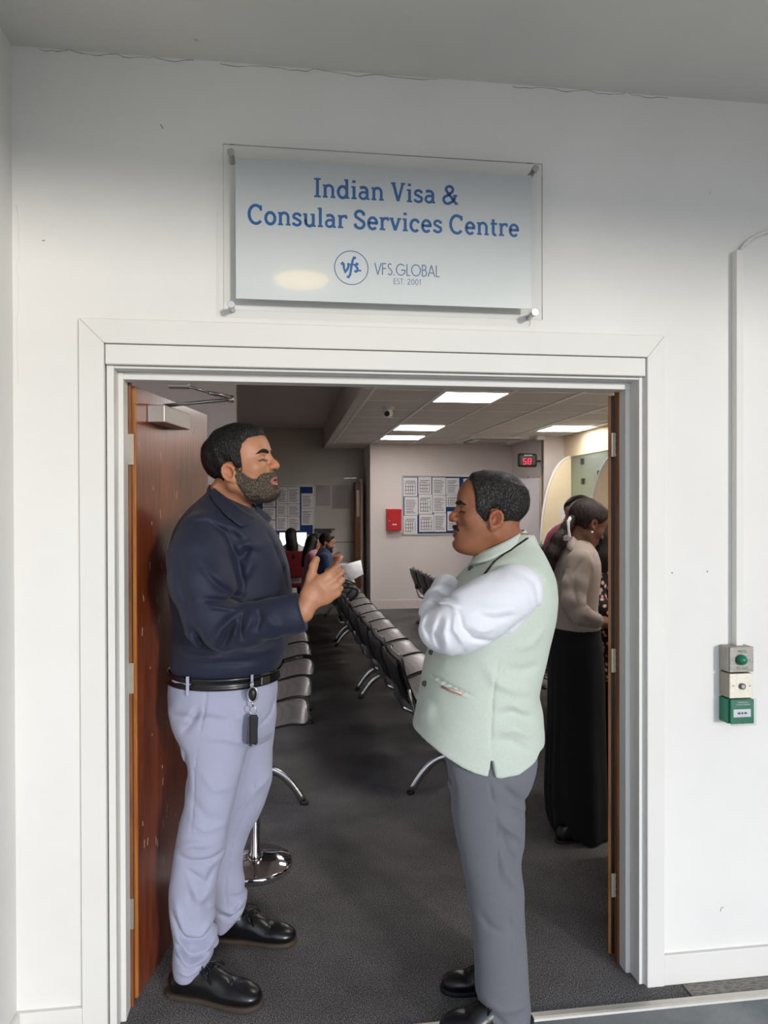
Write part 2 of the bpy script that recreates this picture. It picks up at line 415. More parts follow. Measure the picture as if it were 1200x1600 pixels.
# ================================================================== SHELL
def bx(name, mat, boxes, parent=None, kind='structure', bev=0):
    b = B()
    for q in boxes: b.box(*q, bev=bev)
    o = b.build(name, mat, parent)
    if kind and parent is None: o['kind'] = kind
    return o
XL, XR, ZA = -.62569, 1.27867, 2.2228
WY = .018                      # wall face; the architrave stands 18 mm proud of it
bx('wall_front', WALL, [(-.95, -.555, WY, .16, 0, 3.2), (1.215, 3.6, WY, .16, 0, 3.2), (-.555, 1.215, WY, .16, 2.15, 3.2)])
bx('wall_left', WALL, [(-.95, -.8206, -3.6, WY, 0, 3.2)])
bx('wall_right', WALL, [(3.6, 3.75, -3.2, .16, 0, 3.2)])
struct(B().prism([(-.95, .16), (-.95, -2.7), (3.75, -4.2), (3.75, .16)], 3.0445, 3.2, 'z').build('ceiling_outer', SOFFIT))  # unseen front edge slanted to shape the shadow line on the wall
bx('floor_outer', OUTF, [(-2.0, 5.0, -9.0, -.086, -.1, 0)])
bx('floor', CARPET, [(-4.4, 6.4, .0, 11.0, -.1, .0), (-.66, 1.338, -.068, .0, -.1, .0)])
m_ = M('ribbed grey mat', hexc(112, 108, 102), .9)
_c = m_.noise(1, 4, .7, (40, 160, 40)); m_.base(m_.ramp(_c, [(.35, hexc(100, 96, 90)), (.6, hexc(150, 146, 138))])); m_.bump(_c, .5, .004)
mt = B().box(1.345, 3.6, -.068, .0, -.05, .002).box(-.9, -.665, -.068, .0, -.05, .002).build('floor_mat_strip', m_.m); mt['kind'] = 'structure'; mt.name = 'trim_4'
th = B().prism([(-.104, 0), (-.1, .005), (-.09, .007), (-.088, .006)], -.95, 3.6, 'x').prism([(-.088, 0), (-.088, .0045), (-.066, .0045), (-.064, 0)], -.95, 3.6, 'x')
th = th.build('trim_1', glossy('threshold aluminium', (215, 210, 200), .4, .45)); th['kind'] = 'structure'
# skirting outside
SK = .1036
def skirt(name, x0, x1, y0, y1, mat=WHITE_PAINT): return bx(name, mat, [(x0, x1, y0, y1, 0, SK)], bev=.003)
skirt('baseboard_left', -.8206, XL, .003, .02); skirt('baseboard_right', XR, 3.6, .003, .02)
skirt('baseboard_side', -.8206, -.806, -3.5, .003)
# architrave with mitres, lintel board, lining and stop
aw = .0745
def arch():
    x0, x1, z1 = XL, XR, ZA
    f = empty('door_frame', (x0, .02, 0), kind='structure')
    f.name = 'trim_2'
    def part(name, poly, bev=.002, y0=0, y1=.02, mat=WHITE_PAINT): return B().prism(poly, y0, y1, 'y', bev=bev).build(name, mat, f)
    g = .0006
    part('architrave', [(x0, 0), (x0+aw, 0), (x0+aw, z1-aw-g), (x0, z1-g)])
    part('architrave', [(x1, 0), (x1, z1-g), (x1-aw+.012, z1-aw-g), (x1-aw+.012, 0)])
    part('architrave', [(x0, z1), (x1, z1), (x1-aw+.012, z1-aw), (x0+aw, z1-aw)])
    part('head_board', [(x0+aw+.003, z1-aw-.003), (x1-aw+.007, z1-aw-.003), (x1-aw+.007, z1-aw-.064), (x0+aw+.003, z1-aw-.064)], y0=.003, y1=.06)
    # lining (front part), then the stop set further in, then raw wood rebate behind
    L0, L1 = x0+aw+.002, x1-aw-.003
    b = B().box(L0, L0+.022, .022, .16, 0, z1-aw-.064, .002).build('lining', WHITE_PAINT, f)
    b = B().box(L1-.004, L1+.02, .022, .16, 0, z1-aw-.064, .002).build('lining', WHITE_PAINT, f)
    b = B().box(L0, L1, .024, .16, z1-aw-.073, z1-aw-.065, .002).build('lining', WHITE_PAINT, f)
    S0, S1, ZS = L0+.022, L1-.004, z1-aw-.073
    B().box(S0, S0+.017, .075, .142, 0, ZS, .003).build('door_stop', WHITE_PAINT, f)
    B().box(S1-.018, S1, .085, .137, 0, ZS, .003).build('door_stop', WHITE_PAINT, f)
    B().box(S0, S1, .08, .14, ZS-.025, ZS, .003).build('door_stop', WHITE_PAINT, f)
    B().box(S0-.0, S0+.026, .143, .165, 0, ZS-.01).build('rebate', RAWW, f)
    B().box(S1-.024, S1, .138, .16, 0, ZS-.01).build('rebate', RAWW, f)
    return S0, S1, ZS
S0, S1, ZS = arch()
# left leaf: hinged at S0, opened into the room
def hinge(parent, c, rz, h=.1):
    b = B().obox(c, (.003, .052, h), rz, .0005)
    for k in (-.035, -.012, .012, .035): b.obox((c[0], c[1]-.002, c[2]+k), (.006, .006, .006), rz, .001)
    b.build('hinge', plain('worn hinge steel', (168, 160, 146), .45, .7), parent)
def leaf(name, hx, hy, ang, w, side):
    """hx,hy hinge corner; ang = direction of the leaf from the hinge"""
    d = empty(name, (hx, hy, 0), kind='structure', rz=ang)
    def P(b, nm, mat):
        me = bpy.data.meshes.new(nm); b.bm.to_mesh(me); b.bm.free(); return link(nm, me, mat, d)
    T = .044; H = ZS-.030
    P(B().box(.009, w-.009, -side*0, -side*T if side < 0 else -T, .008, H) if 0 else B().box(.009, w-.009, min(0, -side*T), max(0, -side*T), .008, H, .001), 'leaf', DOORW)
    P(B().box(0, .009, min(0, -side*T), max(0, -side*T), .008, H, .001), 'lipping', LIPW)
    P(B().box(w-.009, w, min(0, -side*T), max(0, -side*T), .008, H, .001), 'lipping', LIPW)
    s_a, s_b = (.013, .026) if side < 0 else (-.022, -.010)
    P(B().box(-.0008, .0, s_a, s_b, .01, H-.002), 'gap_shade', BLACKPL)  # black strip painted in for the shadowed gap at the hinge edge
    return d, P, T, H
pa = PY(214, 1000, .168)
dl = math.atan2(.745, .158)
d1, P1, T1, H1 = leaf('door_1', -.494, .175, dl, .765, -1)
# kick scratches: pale worn flecks on the face of the left leaf
sc_ = B(); rs = np.random.RandomState(3)
for k in range(60):
    u = .03+.7*rs.rand(); v = (1.55+.25*rs.randn()) if rs.rand() < .5 else (.35+.25*abs(rs.randn())); L = .008+.03*rs.rand(); v = min(max(v, .1), 1.95)
    sc_.obox((u, -.0004, v), (.0014, .0008, L), 0, 0, 0, (rs.rand()-.5)*.8)
P1(sc_, 'scratches', plain('bare scratch', (206, 170, 150), .6))
# door closer on the face (face is at local y=0 looking to -y)
cl = empty('door_closer', (0, 0, 0)); cl.parent = d1
def P1c(b, nm, mat):
    me = bpy.data.meshes.new(nm); b.bm.to_mesh(me); b.bm.free(); return link(nm, me, mat, cl)
P1c(B().box(.10, .36, -.062, 0, 1.937, 1.997, .003), 'closer_body', CLOSERM)
P1c(B().cyl((.2, -.03, 1.997), (.2, -.03, 2.012), .012), 'spindle', DARKSTEEL)
w1 = Vector(PY(264, 633, .26)); w2 = Vector(PY(362, 625, .34)); w3 = Vector(PY(290, 601, .13))
pb_ = Matrix.Translation(d1.location) @ Matrix.Rotation(dl, 4, 'Z')
q1 = pb_ @ Vector((.2, -.03, 2.008)); q2 = Vector(PY(361, 624, .36)); q3 = Vector(PY(292, 603, .17))
b = B().tube([q1, q2], .0065, 8).cyl(q2+Vector((0, 0, -.012)), q2+Vector((0, 0, .012)), .010).tube([q2+Vector((0, 0, .008)), q2.lerp(q3, .55)], .007, 8).tube([q2.lerp(q3, .5), q3], .0045, 8).build('closer_arm', STEEL, cl)
b = B().box(q3.x-.06, q3.x+.008, .14, .19, q3.z-.008, ZS-.005, .002).build('arm_bracket', CLOSERM, cl)
HM = plain('worn hinge steel', (168, 160, 146), .45, .7)
def hinge_plate(parent, px, py, y, w=.03, h=.1):
    c = PY(px, py, y); b = B().box(c[0]-w/2, c[0]+w/2, c[1]-.002, c[1], c[2]-h/2, c[2]+h/2, .0006)
    for k in (-.036, -.013, .013, .036):
        b.cyl((c[0]+(.006 if k*10 % 2 else -.004), c[1]-.0035, c[2]+k), (c[0]+(.006 if k*10 % 2 else -.004), c[1]-.002, c[2]+k), .0035, n=10)
    b.build('hinge', HM, parent)
for py in (702, 1060, 1428): hinge_plate(d1, 203.5, py, .1395 if 0 else .1415, .022, .1)
# right leaf, swung past square so only its hinge edge shows
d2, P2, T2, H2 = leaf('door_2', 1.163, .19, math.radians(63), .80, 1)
for py in (695, 1032, 1383): hinge_plate(d2, 958.5, py, .1375, .016, .085)

# ------------------------------------------------------------------ the room behind
ZC, ZH = 2.66, 3.0
bx('wall_back_right', WALL2, [(1.345, 3.72, 9.31, 9.45, 0, 3.1)])
bx('wall_recess', WALL2, [(1.345, 1.46, 9.45, 10.3, 0, 3.1)])
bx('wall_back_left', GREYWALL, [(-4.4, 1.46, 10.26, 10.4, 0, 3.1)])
bx('wall_inner_left', WALL2, [(-4.4, -.425, 4.1, 4.25, 0, 3.1)])
bx('wall_far_left', WALL2, [(-4.5, -4.4, .16, 10.4, 0, 3.1)])
bx('wall_door_side', WALL2, [(3.70, 3.86, 7.86, 9.45, 0, 3.1)])
bx('wall_column', WALL2, [(3.70, 4.06, 7.80, 7.9, 0, 3.1)])
bx('wall_counter', CREAM, [(4.9, 5.0, .16, 7.9, 0, 3.1), (4.0, 4.9, 7.80, 7.9, 0, 3.1)])
bx('baseboard_back', plain('skirting paint', (226, 212, 210), .5), [(1.345, 3.7, 9.292, 9.31, 0, .14), (3.684, 3.7, 8.6, 9.3, 0, .14)])
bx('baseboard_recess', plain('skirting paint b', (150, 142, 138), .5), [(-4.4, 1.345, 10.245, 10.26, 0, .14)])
TILE = M('mineral ceiling tile', hexc(220, 214, 210), .9); _t = TILE.noise(160, 3); TILE.base(TILE.ramp(_t, [(.4, hexc(214, 208, 204)), (.6, hexc(228, 222, 218))])); TILE.bump(_t, .3, .003); TILE = TILE.m
GRIDM = plain('ceiling grid white', (244, 240, 236), .4)
bx('ceiling', TILE, [(.665, 5.0, .16, 9.45, ZC, ZC+.1), (.665, 1.46, 9.45, 10.4, ZC, ZC+.1)])
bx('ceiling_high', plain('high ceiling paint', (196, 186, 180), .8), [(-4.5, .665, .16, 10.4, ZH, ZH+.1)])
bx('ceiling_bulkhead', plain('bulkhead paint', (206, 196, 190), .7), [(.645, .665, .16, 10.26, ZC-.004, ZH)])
gb = B()
for k in range(-1, 6): gb.box(1.375+.62*k-.014, 1.375+.62*k+.014, .2, 9.3, ZC-.010, ZC)
for k in range(-5, 9): gb.box(.68, 4.9, 3.92+.652*k-.010, 3.92+.652*k+.010, ZC-.003, ZC)
o = gb.build('ceiling_grid', GRIDM); struct(o)
PANEL = emis('led panel', (255, 250, 246), 14)
def panel(x, y, label, group=None, w=.60, d=.62):
    e = empty('ceiling_light', (x, y, ZC), label, 'light', 'led panels in the tiled ceiling')
    b = B()
    for q in ((x, x+w, y, y+.018), (x, x+w, y+d-.018, y+d), (x, x+.018, y+.018, y+d-.018), (x+w-.018, x+w, y+.018, y+d-.018)): b.box(*q, ZC-.012, ZC-.003)
    b.build('frame', GRIDM, e); B().box(x+.016, x+w-.016, y+.016, y+d-.016, ZC-.010, ZC-.004).build('diffuser', PANEL, e)
panel(1.383, 3.93, 'square lit ceiling panel nearest the doorway, brightest and widest of all')
panel(1.383, 6.54, 'lit ceiling panel behind the dome camera, middle of the left run')
panel(1.383, 7.84, 'small far lit ceiling panel directly above the red wall box')
panel(3.31, 6.45, 'lit ceiling panel near the cream bulkhead over the service windows')
panel(1.383, .62, 'unseen added square lit ceiling panel just inside the doorway'); panel(3.31, 3.2, 'unseen added lit ceiling panel over the service windows nearer the door'); panel(3.31, .62, 'unseen added lit ceiling panel by the inner right corner')  # out of view, added to light the room near the doorway
# dome camera
cx, cy_ = 1.03, 5.0
dc = empty('dome_camera', (cx, cy_, ZC), 'white dome security camera hanging from the tiled ceiling', 'camera')
WPL = glossy('white plastic', (225, 222, 218), .35)
B().lathe((cx, cy_, ZC-.03), [(0, .03), (.06, .03), (.062, .015), (.055, 0), (0, 0)]).build('base', WPL, dc)
B().sphere((cx, cy_, ZC-.062), .05).build('housing', WPL, dc)
B().lathe((cx, cy_, 0), [(0, 0)]*2) if 0 else None
B().cyl((cx-.012, cy_-.035, ZC-.072), (cx-.018, cy_-.056, ZC-.080), .026).build('lens', BLACKPL, dc)
# air conditioning cassette
ac = empty('air_conditioner', (2.95, 8.3, ZC), 'white ceiling cassette air conditioner with dark vents', 'air conditioner')
B().box(2.62, 3.5, 7.85, 8.75, ZC-.035, ZC-.001, .01).build('fascia', WPL, ac)
b = B(); b.box(2.72, 3.4, 7.92, 7.98, ZC-.040, ZC-.034).box(2.72, 3.4, 8.62, 8.68, ZC-.040, ZC-.034).box(2.67, 2.73, 8.05, 8.55, ZC-.040, ZC-.034); b.build('vent', DARKSTEEL, ac)
b = B()
for k in range(8): b.box(2.85, 3.3, 8.08+k*.055, 8.105+k*.055, ZC-.040, ZC-.034)
b.build('grille', GREYWALL, ac)
tag(B().box(3.56, 3.68, 7.70, 7.78, ZC-.06, ZC, .01).build('smoke_sensor', WPL), 'small white sensor box under the ceiling at the column corner', 'sensor')
# cream bulkhead and service windows
bx('ceiling_canopy', CREAM, [(4.0, 4.9, .3, 7.80, 2.35, ZC)])
gl = empty('service_window', (4.02, 7.0, 1.1), 'pale green glass service screen under the cream bulkhead', 'screen')
B().box(4.012, 4.022, 6.25, 7.55, 1.1, 2.35).build('pane', GLASS, gl)
for px, py in ((908.5, 721), (909.5, 752), (935, 740)):
    c = PX(px, py, 4.0); B().box(3.99, 4.035, c[1]-.04, c[1]+.02, c[2]-.04, c[2]+.04, .004).build('clip', DARKSTEEL, gl)
def divider(y, w, ztop, label):
    pts = [(4.0, 1.1)]; n = 24
    pts += [(4.0-w*math.cos(t), 1.1+(ztop-1.1)*math.sin(t)) for t in [k*PI/2/n for k in range(n+1)]]
    e = empty('counter_divider', (4.0, y, 1.1), label, 'divider', 'curved dividers between the service windows')
    B().prism(pts, y-.012, y+.012, 'y').build('board', CREAM, e)
    rim = [(4.0-w*math.cos(t), y, 1.1+(ztop-1.1)*math.sin(t)) for t in [k*PI/2/n for k in range(n+1)]]
    B().tube(rim, .02, 8).build('edging', WHITE_PAINT, e); return e
divider(7.55, .44, 2.34, 'curved cream divider board beside the white column'); divider(6.0, .42, 2.30, 'curved divider with a bold white rim nearest the right door')
ct = empty('service_counter', (4.2, 4, 0), 'long cream service counter below the glass screens', 'counter')
B().box(3.82, 4.45, .5, 7.78, 1.04, 1.09, .006).build('worktop', WHITE_PAINT, ct); B().box(4.0, 4.4, .5, 7.78, 0, 1.04).build('front_panel', CREAM, ct)
po = empty('poster', (3.8, 7.53, 1.5), 'small white notice with purple marks on the cream divider', 'notice')
a0 = PY(876, 812, 7.53); a1 = PY(889, 789, 7.53)
B().box(a0[0], a1[0], 7.528, 7.534, a0[2], a1[2]).build('sheet', PAPER, po)
B().tube([(a0[0]+(a1[0]-a0[0])*u, 7.526, a0[2]+(a1[2]-a0[2])*v) for u, v in ((.4, .75), (.6, .85), (.75, .7), (.45, .4), (.8, .38))], .006, 6).build('print', plain('purple print', (110, 90, 170), .6), po)
# queue display
c = PY(825, 719, 7.72); dw, dh = .142, .098
qd = empty('queue_display', (c[0], c[1], c[2]), 'black queue number display showing red 58', 'display')
B().box(c[0]-dw, c[0]+dw, c[1], c[1]+.07, c[2]-dh, c[2]+dh, .03).box(c[0]+.05, c[0]+.08, c[1]+.06, 7.97, c[2]-.015, c[2]+.015).box(c[0]+.05, 3.71, 7.94, 7.97, c[2]-.015, c[2]+.015).build('housing', BLACKPL, qd)
segs = {'5': 'afgcd', '8': 'abcdefg'}
REDL = emis('red led', (255, 40, 66), 3)
for i, ch in enumerate('58'):
    ox = c[0]-.049+i*.070; oz = c[2]-.018; w, h, t = .024, .042, .0045; b = B(); sk = .10
    S_ = {'a': ((-w, h), (w, h)), 'g': ((-w, 0), (w, 0)), 'd': ((-w, -h), (w, -h)), 'f': ((-w, h), (-w, 0)), 'b': ((w, h), (w, 0)), 'e': ((-w, 0), (-w, -h)), 'c': ((w, 0), (w, -h))}
    for s_ in segs[ch]:
        (x0, z0), (x1, z1) = S_[s_]; b.tube([(ox+x0*.88+z0*sk, c[1]-.003, oz+z0*.94), (ox+x1*.88+z1*sk, c[1]-.003, oz+z1*.94)], t, 6)
    b.build('digit', REDL, qd)
bb = B()
for k in range(6): bb.box(c[0]-.055+k*.02, c[0]-.042+k*.02, c[1]-.002, c[1]+.001, c[2]+.062, c[2]+.078)
bb.build('caption', plain('pale caption', (205, 200, 200), .5), qd)
# white door ajar at the far right
hx = PY(844, 800, 7.95)
dd = empty('door_3', (hx[0], 7.95, 0), kind='structure')
p0 = Vector((hx[0], 7.95, 0)); p1 = Vector((hx[0]-.62, 8.55, 0))
ang = math.atan2((p1-p0).y, (p1-p0).x); L = (p1-p0).length
mid = (p0+p1)/2
B().obox((mid.x, mid.y, 1.03), (L, .044, 2.06), ang).build('leaf', plain('pale grey door', (205, 198, 202), .5, var=.02), dd)
B().box(p0.x-.005, p0.x+.05, 7.93, 7.99, 0, 2.09).build('lining', PINE, dd)
B().box(p0.x+.07, p0.x+.10, 7.93, 7.99, 0, 2.2).build('architrave', WHITE_PAINT, dd)
cc = PY(817, 748, 8.28); B().obox((cc[0]-.02, cc[1]-.06, cc[2]), (.16, .06, .07), ang, .01).build('door_closer', CLOSERM, dd)
cc = PY(831, 775, 8.1); B().obox((cc[0], cc[1]-.03, cc[2]), (.05, .006, .03), ang).build('door_sign', DARKSTEEL, dd)
cc = PY(838, 857, 8.03); B().obox((cc[0], cc[1]-.05, cc[2]), (.02, .03, .05), ang).obox((cc[0]-.03, cc[1]-.06, cc[2]+.005), (.10, .018, .018), ang, .004).build('door_handle', STEEL, dd)
# brown door ajar in the recess, cream lining
r0 = PY(548, 800, 9.9); r1 = PY(563, 800, 10.1)
de = empty('door_4', (r1[0], 10.1, 0), kind='structure')
mid = ((r0[0]+r1[0])/2, 10.0); ang = math.atan2(.2, r1[0]-r0[0])
B().box(r1[0]-.02, r1[0]+.03, 9.95, 10.25, 0, 2.12).build('architrave', WALL2, de)
B().obox((r1[0]-.06, 10.02, 1.03), (.085, .3, 2.06), 0).build('leaf', RAWW, de)
zz = PY(556, 766, 9.87)[2], PY(556, 807, 9.87)[2]
B().box(r1[0]-.085, r1[0]-.04, 9.862, 9.872, zz[1], zz[0]).build('glazing', plain('lit slot', (196, 178, 140), .3), de)
cc = PY(549, 747, 9.9); B().box(cc[0]-.12, cc[0]+.08, 9.86, 9.9, cc[2]-.01, cc[2]+.01).build('door_closer', CLOSERM, de)
# red wall box
a0 = PY(605, 829, 9.2); a1 = PY(627.3, 796, 9.2)
rb = empty('wall_box', (a0[0], 9.3, a0[2]), 'red metal box on the pale wall beside the notice board', 'box')
B().box(a0[0], a1[0], 9.2, 9.31, a0[2], a1[2]-.03, .006).build('body', RED, rb)
B().prism([(9.19, a1[2]-.035), (9.31, a1[2]-.035), (9.31, a1[2]+.01), (9.22, a1[2])], a0[0]-.004, a1[0]+.004, 'x').build('lid', RED, rb)
c = PY(616.5, 819.5, 9.19); B().box(c[0]-.035, c[0]+.035, 9.192, 9.2, c[2]-.008, c[2]+.008).build('slot', PAPER, rb)
c = PY(609, 813.5, 9.19); B().cyl((c[0], 9.19, c[2]), (c[0], 9.2, c[2]), .008).build('lock', STEEL, rb)
# ------------------------------------------------------------------ notice boards and their papers
def board(name, pts, y, label):
    a0 = PY(pts[0], pts[3], y); a1 = PY(pts[2], pts[1], y); x0, x1, z0, z1 = a0[0], a1[0], a0[2], a1[2]
    e = empty(name, (x0, y, z0), label, 'notice board'); B().box(x0+.01, x1-.01, y-.012, y, z0+.01, z1-.01).build('felt', FELT, e)
    b = B(); t = .022
    for q in ((x0, x1, z0, z0+t), (x0, x1, z1-t, z1), (x0, x0+t, z0, z1), (x1-t, x1, z0, z1)): b.box(q[0], q[1], y-.02, y, q[2], q[3])
    b.build('frame', ALU, e)
def paper(q, y, label, group, rows=7, cat='paper', mats=None, table=False, seed=0, vis=None):
    a0 = PY(q[0], q[3], y); a1 = PY(q[2], q[1], y); x0, x1, z0, z1 = a0[0], a1[0], a0[2], a1[2]; w, h = x1-x0, z1-z0
    e = empty('notice_sheet', (x0, y, z0), label, cat, group); B().box(x0, x1, y-.003, y, z0, z1).build('sheet', PAPER, e)
    b = B(); r = np.random.RandomState(seed)
    if table:
        for u in (.15, .35, .5, .65, .85): b.box(x0+u*w-.004, x0+u*w+.004, y-.0045, y-.003, z0+h*.15, z0+h*.7)
        b.box(x0+.15*w, x0+.85*w, y-.0045, y-.003, z0+h*.78, z0+h*.82)
    for k in range(rows):
        v = .1+.78*k/rows+.02*r.rand(); b.box(x0+w*.1, x0+w*(.6+.3*r.rand()), y-.0045, y-.003, z0+h*v, z0+h*(v+.035))
    b.build('print', INK, e)
board('notice_board', (628, 743, 770, 836), 9.31, 'large blue notice board covered in papers right of the red box')
G1 = 'papers on the board beside the red box'
cols = ['first', 'second', 'third', 'fourth']; 
R1 = [((630.5, 746, 652, 775.5), 1, 1, 'tabled sheet at the top left corner'), ((632, 776.5, 653, 805), 0, 1, 'sheet below the top left one, beside a blue sliver'), ((630.8, 805.5, 652, 834), 1, 1, 'tabled sheet at the bottom left corner'),
      ((653.5, 745.5, 674, 772), 1, 2, 'top sheet in the second column'), ((654, 772.5, 675.5, 803), 1, 2, 'middle sheet in the second column'), ((655, 803.5, 677.5, 831), 1, 2, 'bottom sheet in the second column, blue strip at left'),
      ((675.5, 746, 696.3, 773.5), 0, 3, 'top sheet in the third column'), ((676.2, 774, 696.5, 801), 0, 3, 'middle text sheet in the third column'), ((678, 801.5, 697, 831), 0, 3, 'bottom text sheet in the third column'),
      ((697, 747, 717.5, 773), 0, 4, 'top sheet of the fourth column, glare across it'), ((697.4, 773.5, 717, 792), 1, 4, 'short sheet just above the blue bar'), ((699, 799, 719, 829), 0, 4, 'framed sheet in a blue surround by the vest wearer nose'),
      ((724, 748, 745, 790), 0, 5, 'sheet right of the blue column')]
for i, (q, tb, cl_, lb) in enumerate(R1): paper(q, 9.293, lb+', board by the red box', G1, 4 if tb else 9, table=bool(tb), seed=i)
board('notice_board', (398, 758.5, 490.5, 838), 10.26, 'dim blue notice board with papers on the far left wall')
G2 = 'papers on the far left board'
R2 = [((410.5, 775, 430.5, 792), 'leftmost upper sheet'), ((410.5, 793, 430.5, 812), 'leftmost middle sheet'), ((410.5, 813, 430.5, 829), 'leftmost lower sheet'),
      ((432, 761, 449.5, 787), 'upper sheet by the mouth of the navy man'), ((432, 787.5, 449.5, 806), 'middle sheet left of centre'), ((432, 806.5, 449.5, 829), 'lower sheet left of centre'),
      ((450, 761, 468.5, 787), 'upper centre sheet'), ((450, 787.5, 468.5, 807), 'middle centre sheet'), ((450, 807.5, 468.5, 829), 'lower centre sheet above the monitor'),
      ((471, 771, 489, 794), 'right sheet under the blue top corner'), ((471, 794.5, 489, 820.5), 'right sheet above the blue bottom corner')]
for i, (q, lb) in enumerate(R2): paper(q, 10.243, lb+', dim far board', G2, 9, seed=20+i)
LAM = glassmat('laminate film', (225, 218, 214), .35)
for q, lb in (((494, 758, 516, 790), 'glossy laminated sheet just right of the dim far board'), ((519, 759, 546, 795), 'laminated text sheet near the brown recess door')):
    a0 = PY(q[0], q[3], 10.25); a1 = PY(q[2], q[1], 10.25); e = empty('laminated_sheet', (a0[0], 10.25, a0[2]), lb, 'sheet', 'laminated sheets on the far wall')
    B().box(a0[0], a1[0], 10.25, 10.256, a0[2], a1[2]).build('sheet', LAM, e)
    b = B(); w = a1[0]-a0[0]; h = a1[2]-a0[2]
    if q[0] > 500:
        for k in range(9): b.box(a0[0]+w*.18, a0[0]+w*.82, 10.246, 10.25, a0[2]+h*(.12+.07*k), a0[2]+h*(.145+.07*k))
        b.box(a0[0]+w*.25, a0[0]+w*.75, 10.246, 10.25, a0[2]+h*.84, a0[2]+h*.9)
    else: b.box(a0[0]+w*.1, a0[0]+w*.5, 10.246, 10.25, a0[2]+h*.88, a0[2]+h*.92)
    b.build('print', INK, e)
a0 = PY(492, 832, 10.15); a1 = PY(523, 826, 10.15)
tag(B().box(a0[0], a1[0], 10.1, 10.26, a1[2]-.02, a1[2]).box(a0[0]+.05, a1[0]-.06, 10.1, 10.2, a0[2]-.01, a1[2]-.02).build('wall_shelf', BLACKPL), 'black shallow wall shelf above the bearded man in blue', 'shelf')
z_ = PY(540, 846, 10.25)[2]; bx('trim_3', plain('dado', (140, 132, 126), .6), [(.4, 1.2, 10.245, 10.26, z_-.02, z_)])

# ------------------------------------------------------------------ sign over the door
def strokes_mesh(items, x0, z0, s, y, w, name, mat, parent, sx=1):
    """flat vinyl lettering from pen strokes: items = list of (polyline, width factor, closed)"""
    b = bmesh.new(); lay = 0
    for pl, wf, closed in items:
        P = [Vector((p[0]*s*sx, p[1]*s)) for p in pl]; n = len(P); A = []; ww = w*wf*s/2
        for i in range(n):
            a = P[(i-1) % n] if (closed or i) else P[i]; c = P[(i+1) % n] if (closed or i < n-1) else P[i]
            d1 = (P[i]-a).normalized() if (P[i]-a).length > 1e-9 else (c-P[i]).normalized(); d2 = (c-P[i]).normalized() if (c-P[i]).length > 1e-9 else d1
            t = (d1+d2); t = t.normalized() if t.length > 1e-6 else d1; nn = Vector((-t.y, t.x)); m = 1/max(.4, nn.dot(Vector((-d1.y, d1.x))))
            A.append((P[i]+nn*ww*m, P[i]-nn*ww*m))
        lay += 1; yy = y-.00002*(lay % 7)
        V = [(b.verts.new((x0+l.x, yy, z0+l.y)), b.verts.new((x0+r.x, yy, z0+r.y))) for l, r in A]
        for i in range(n if closed else n-1):
            p, q = V[i], V[(i+1) % n]; b.faces.new((p[0], p[1], q[1], q[0]))
    me = bpy.data.meshes.new(name); bmesh.ops.recalc_face_normals(b, faces=b.faces[:]); b.to_mesh(me); b.free()
    if parent is not None: me.transform(parent_inv(parent))
    return link(name, me, mat, parent)
def arc(cx, cy, rx, ry, a0, a1, n=20): return [(cx+rx*math.cos(math.radians(a0+(a1-a0)*k/n)), cy+ry*math.sin(math.radians(a0+(a1-a0)*k/n))) for k in range(n+1)]
SF = .62  # serif thickness factor
def sf(x0, x1, y): return ([(x0, y), (x1, y)], SF, False)
BT = .045
def L(*p, w=1): return (list(p), w, False)
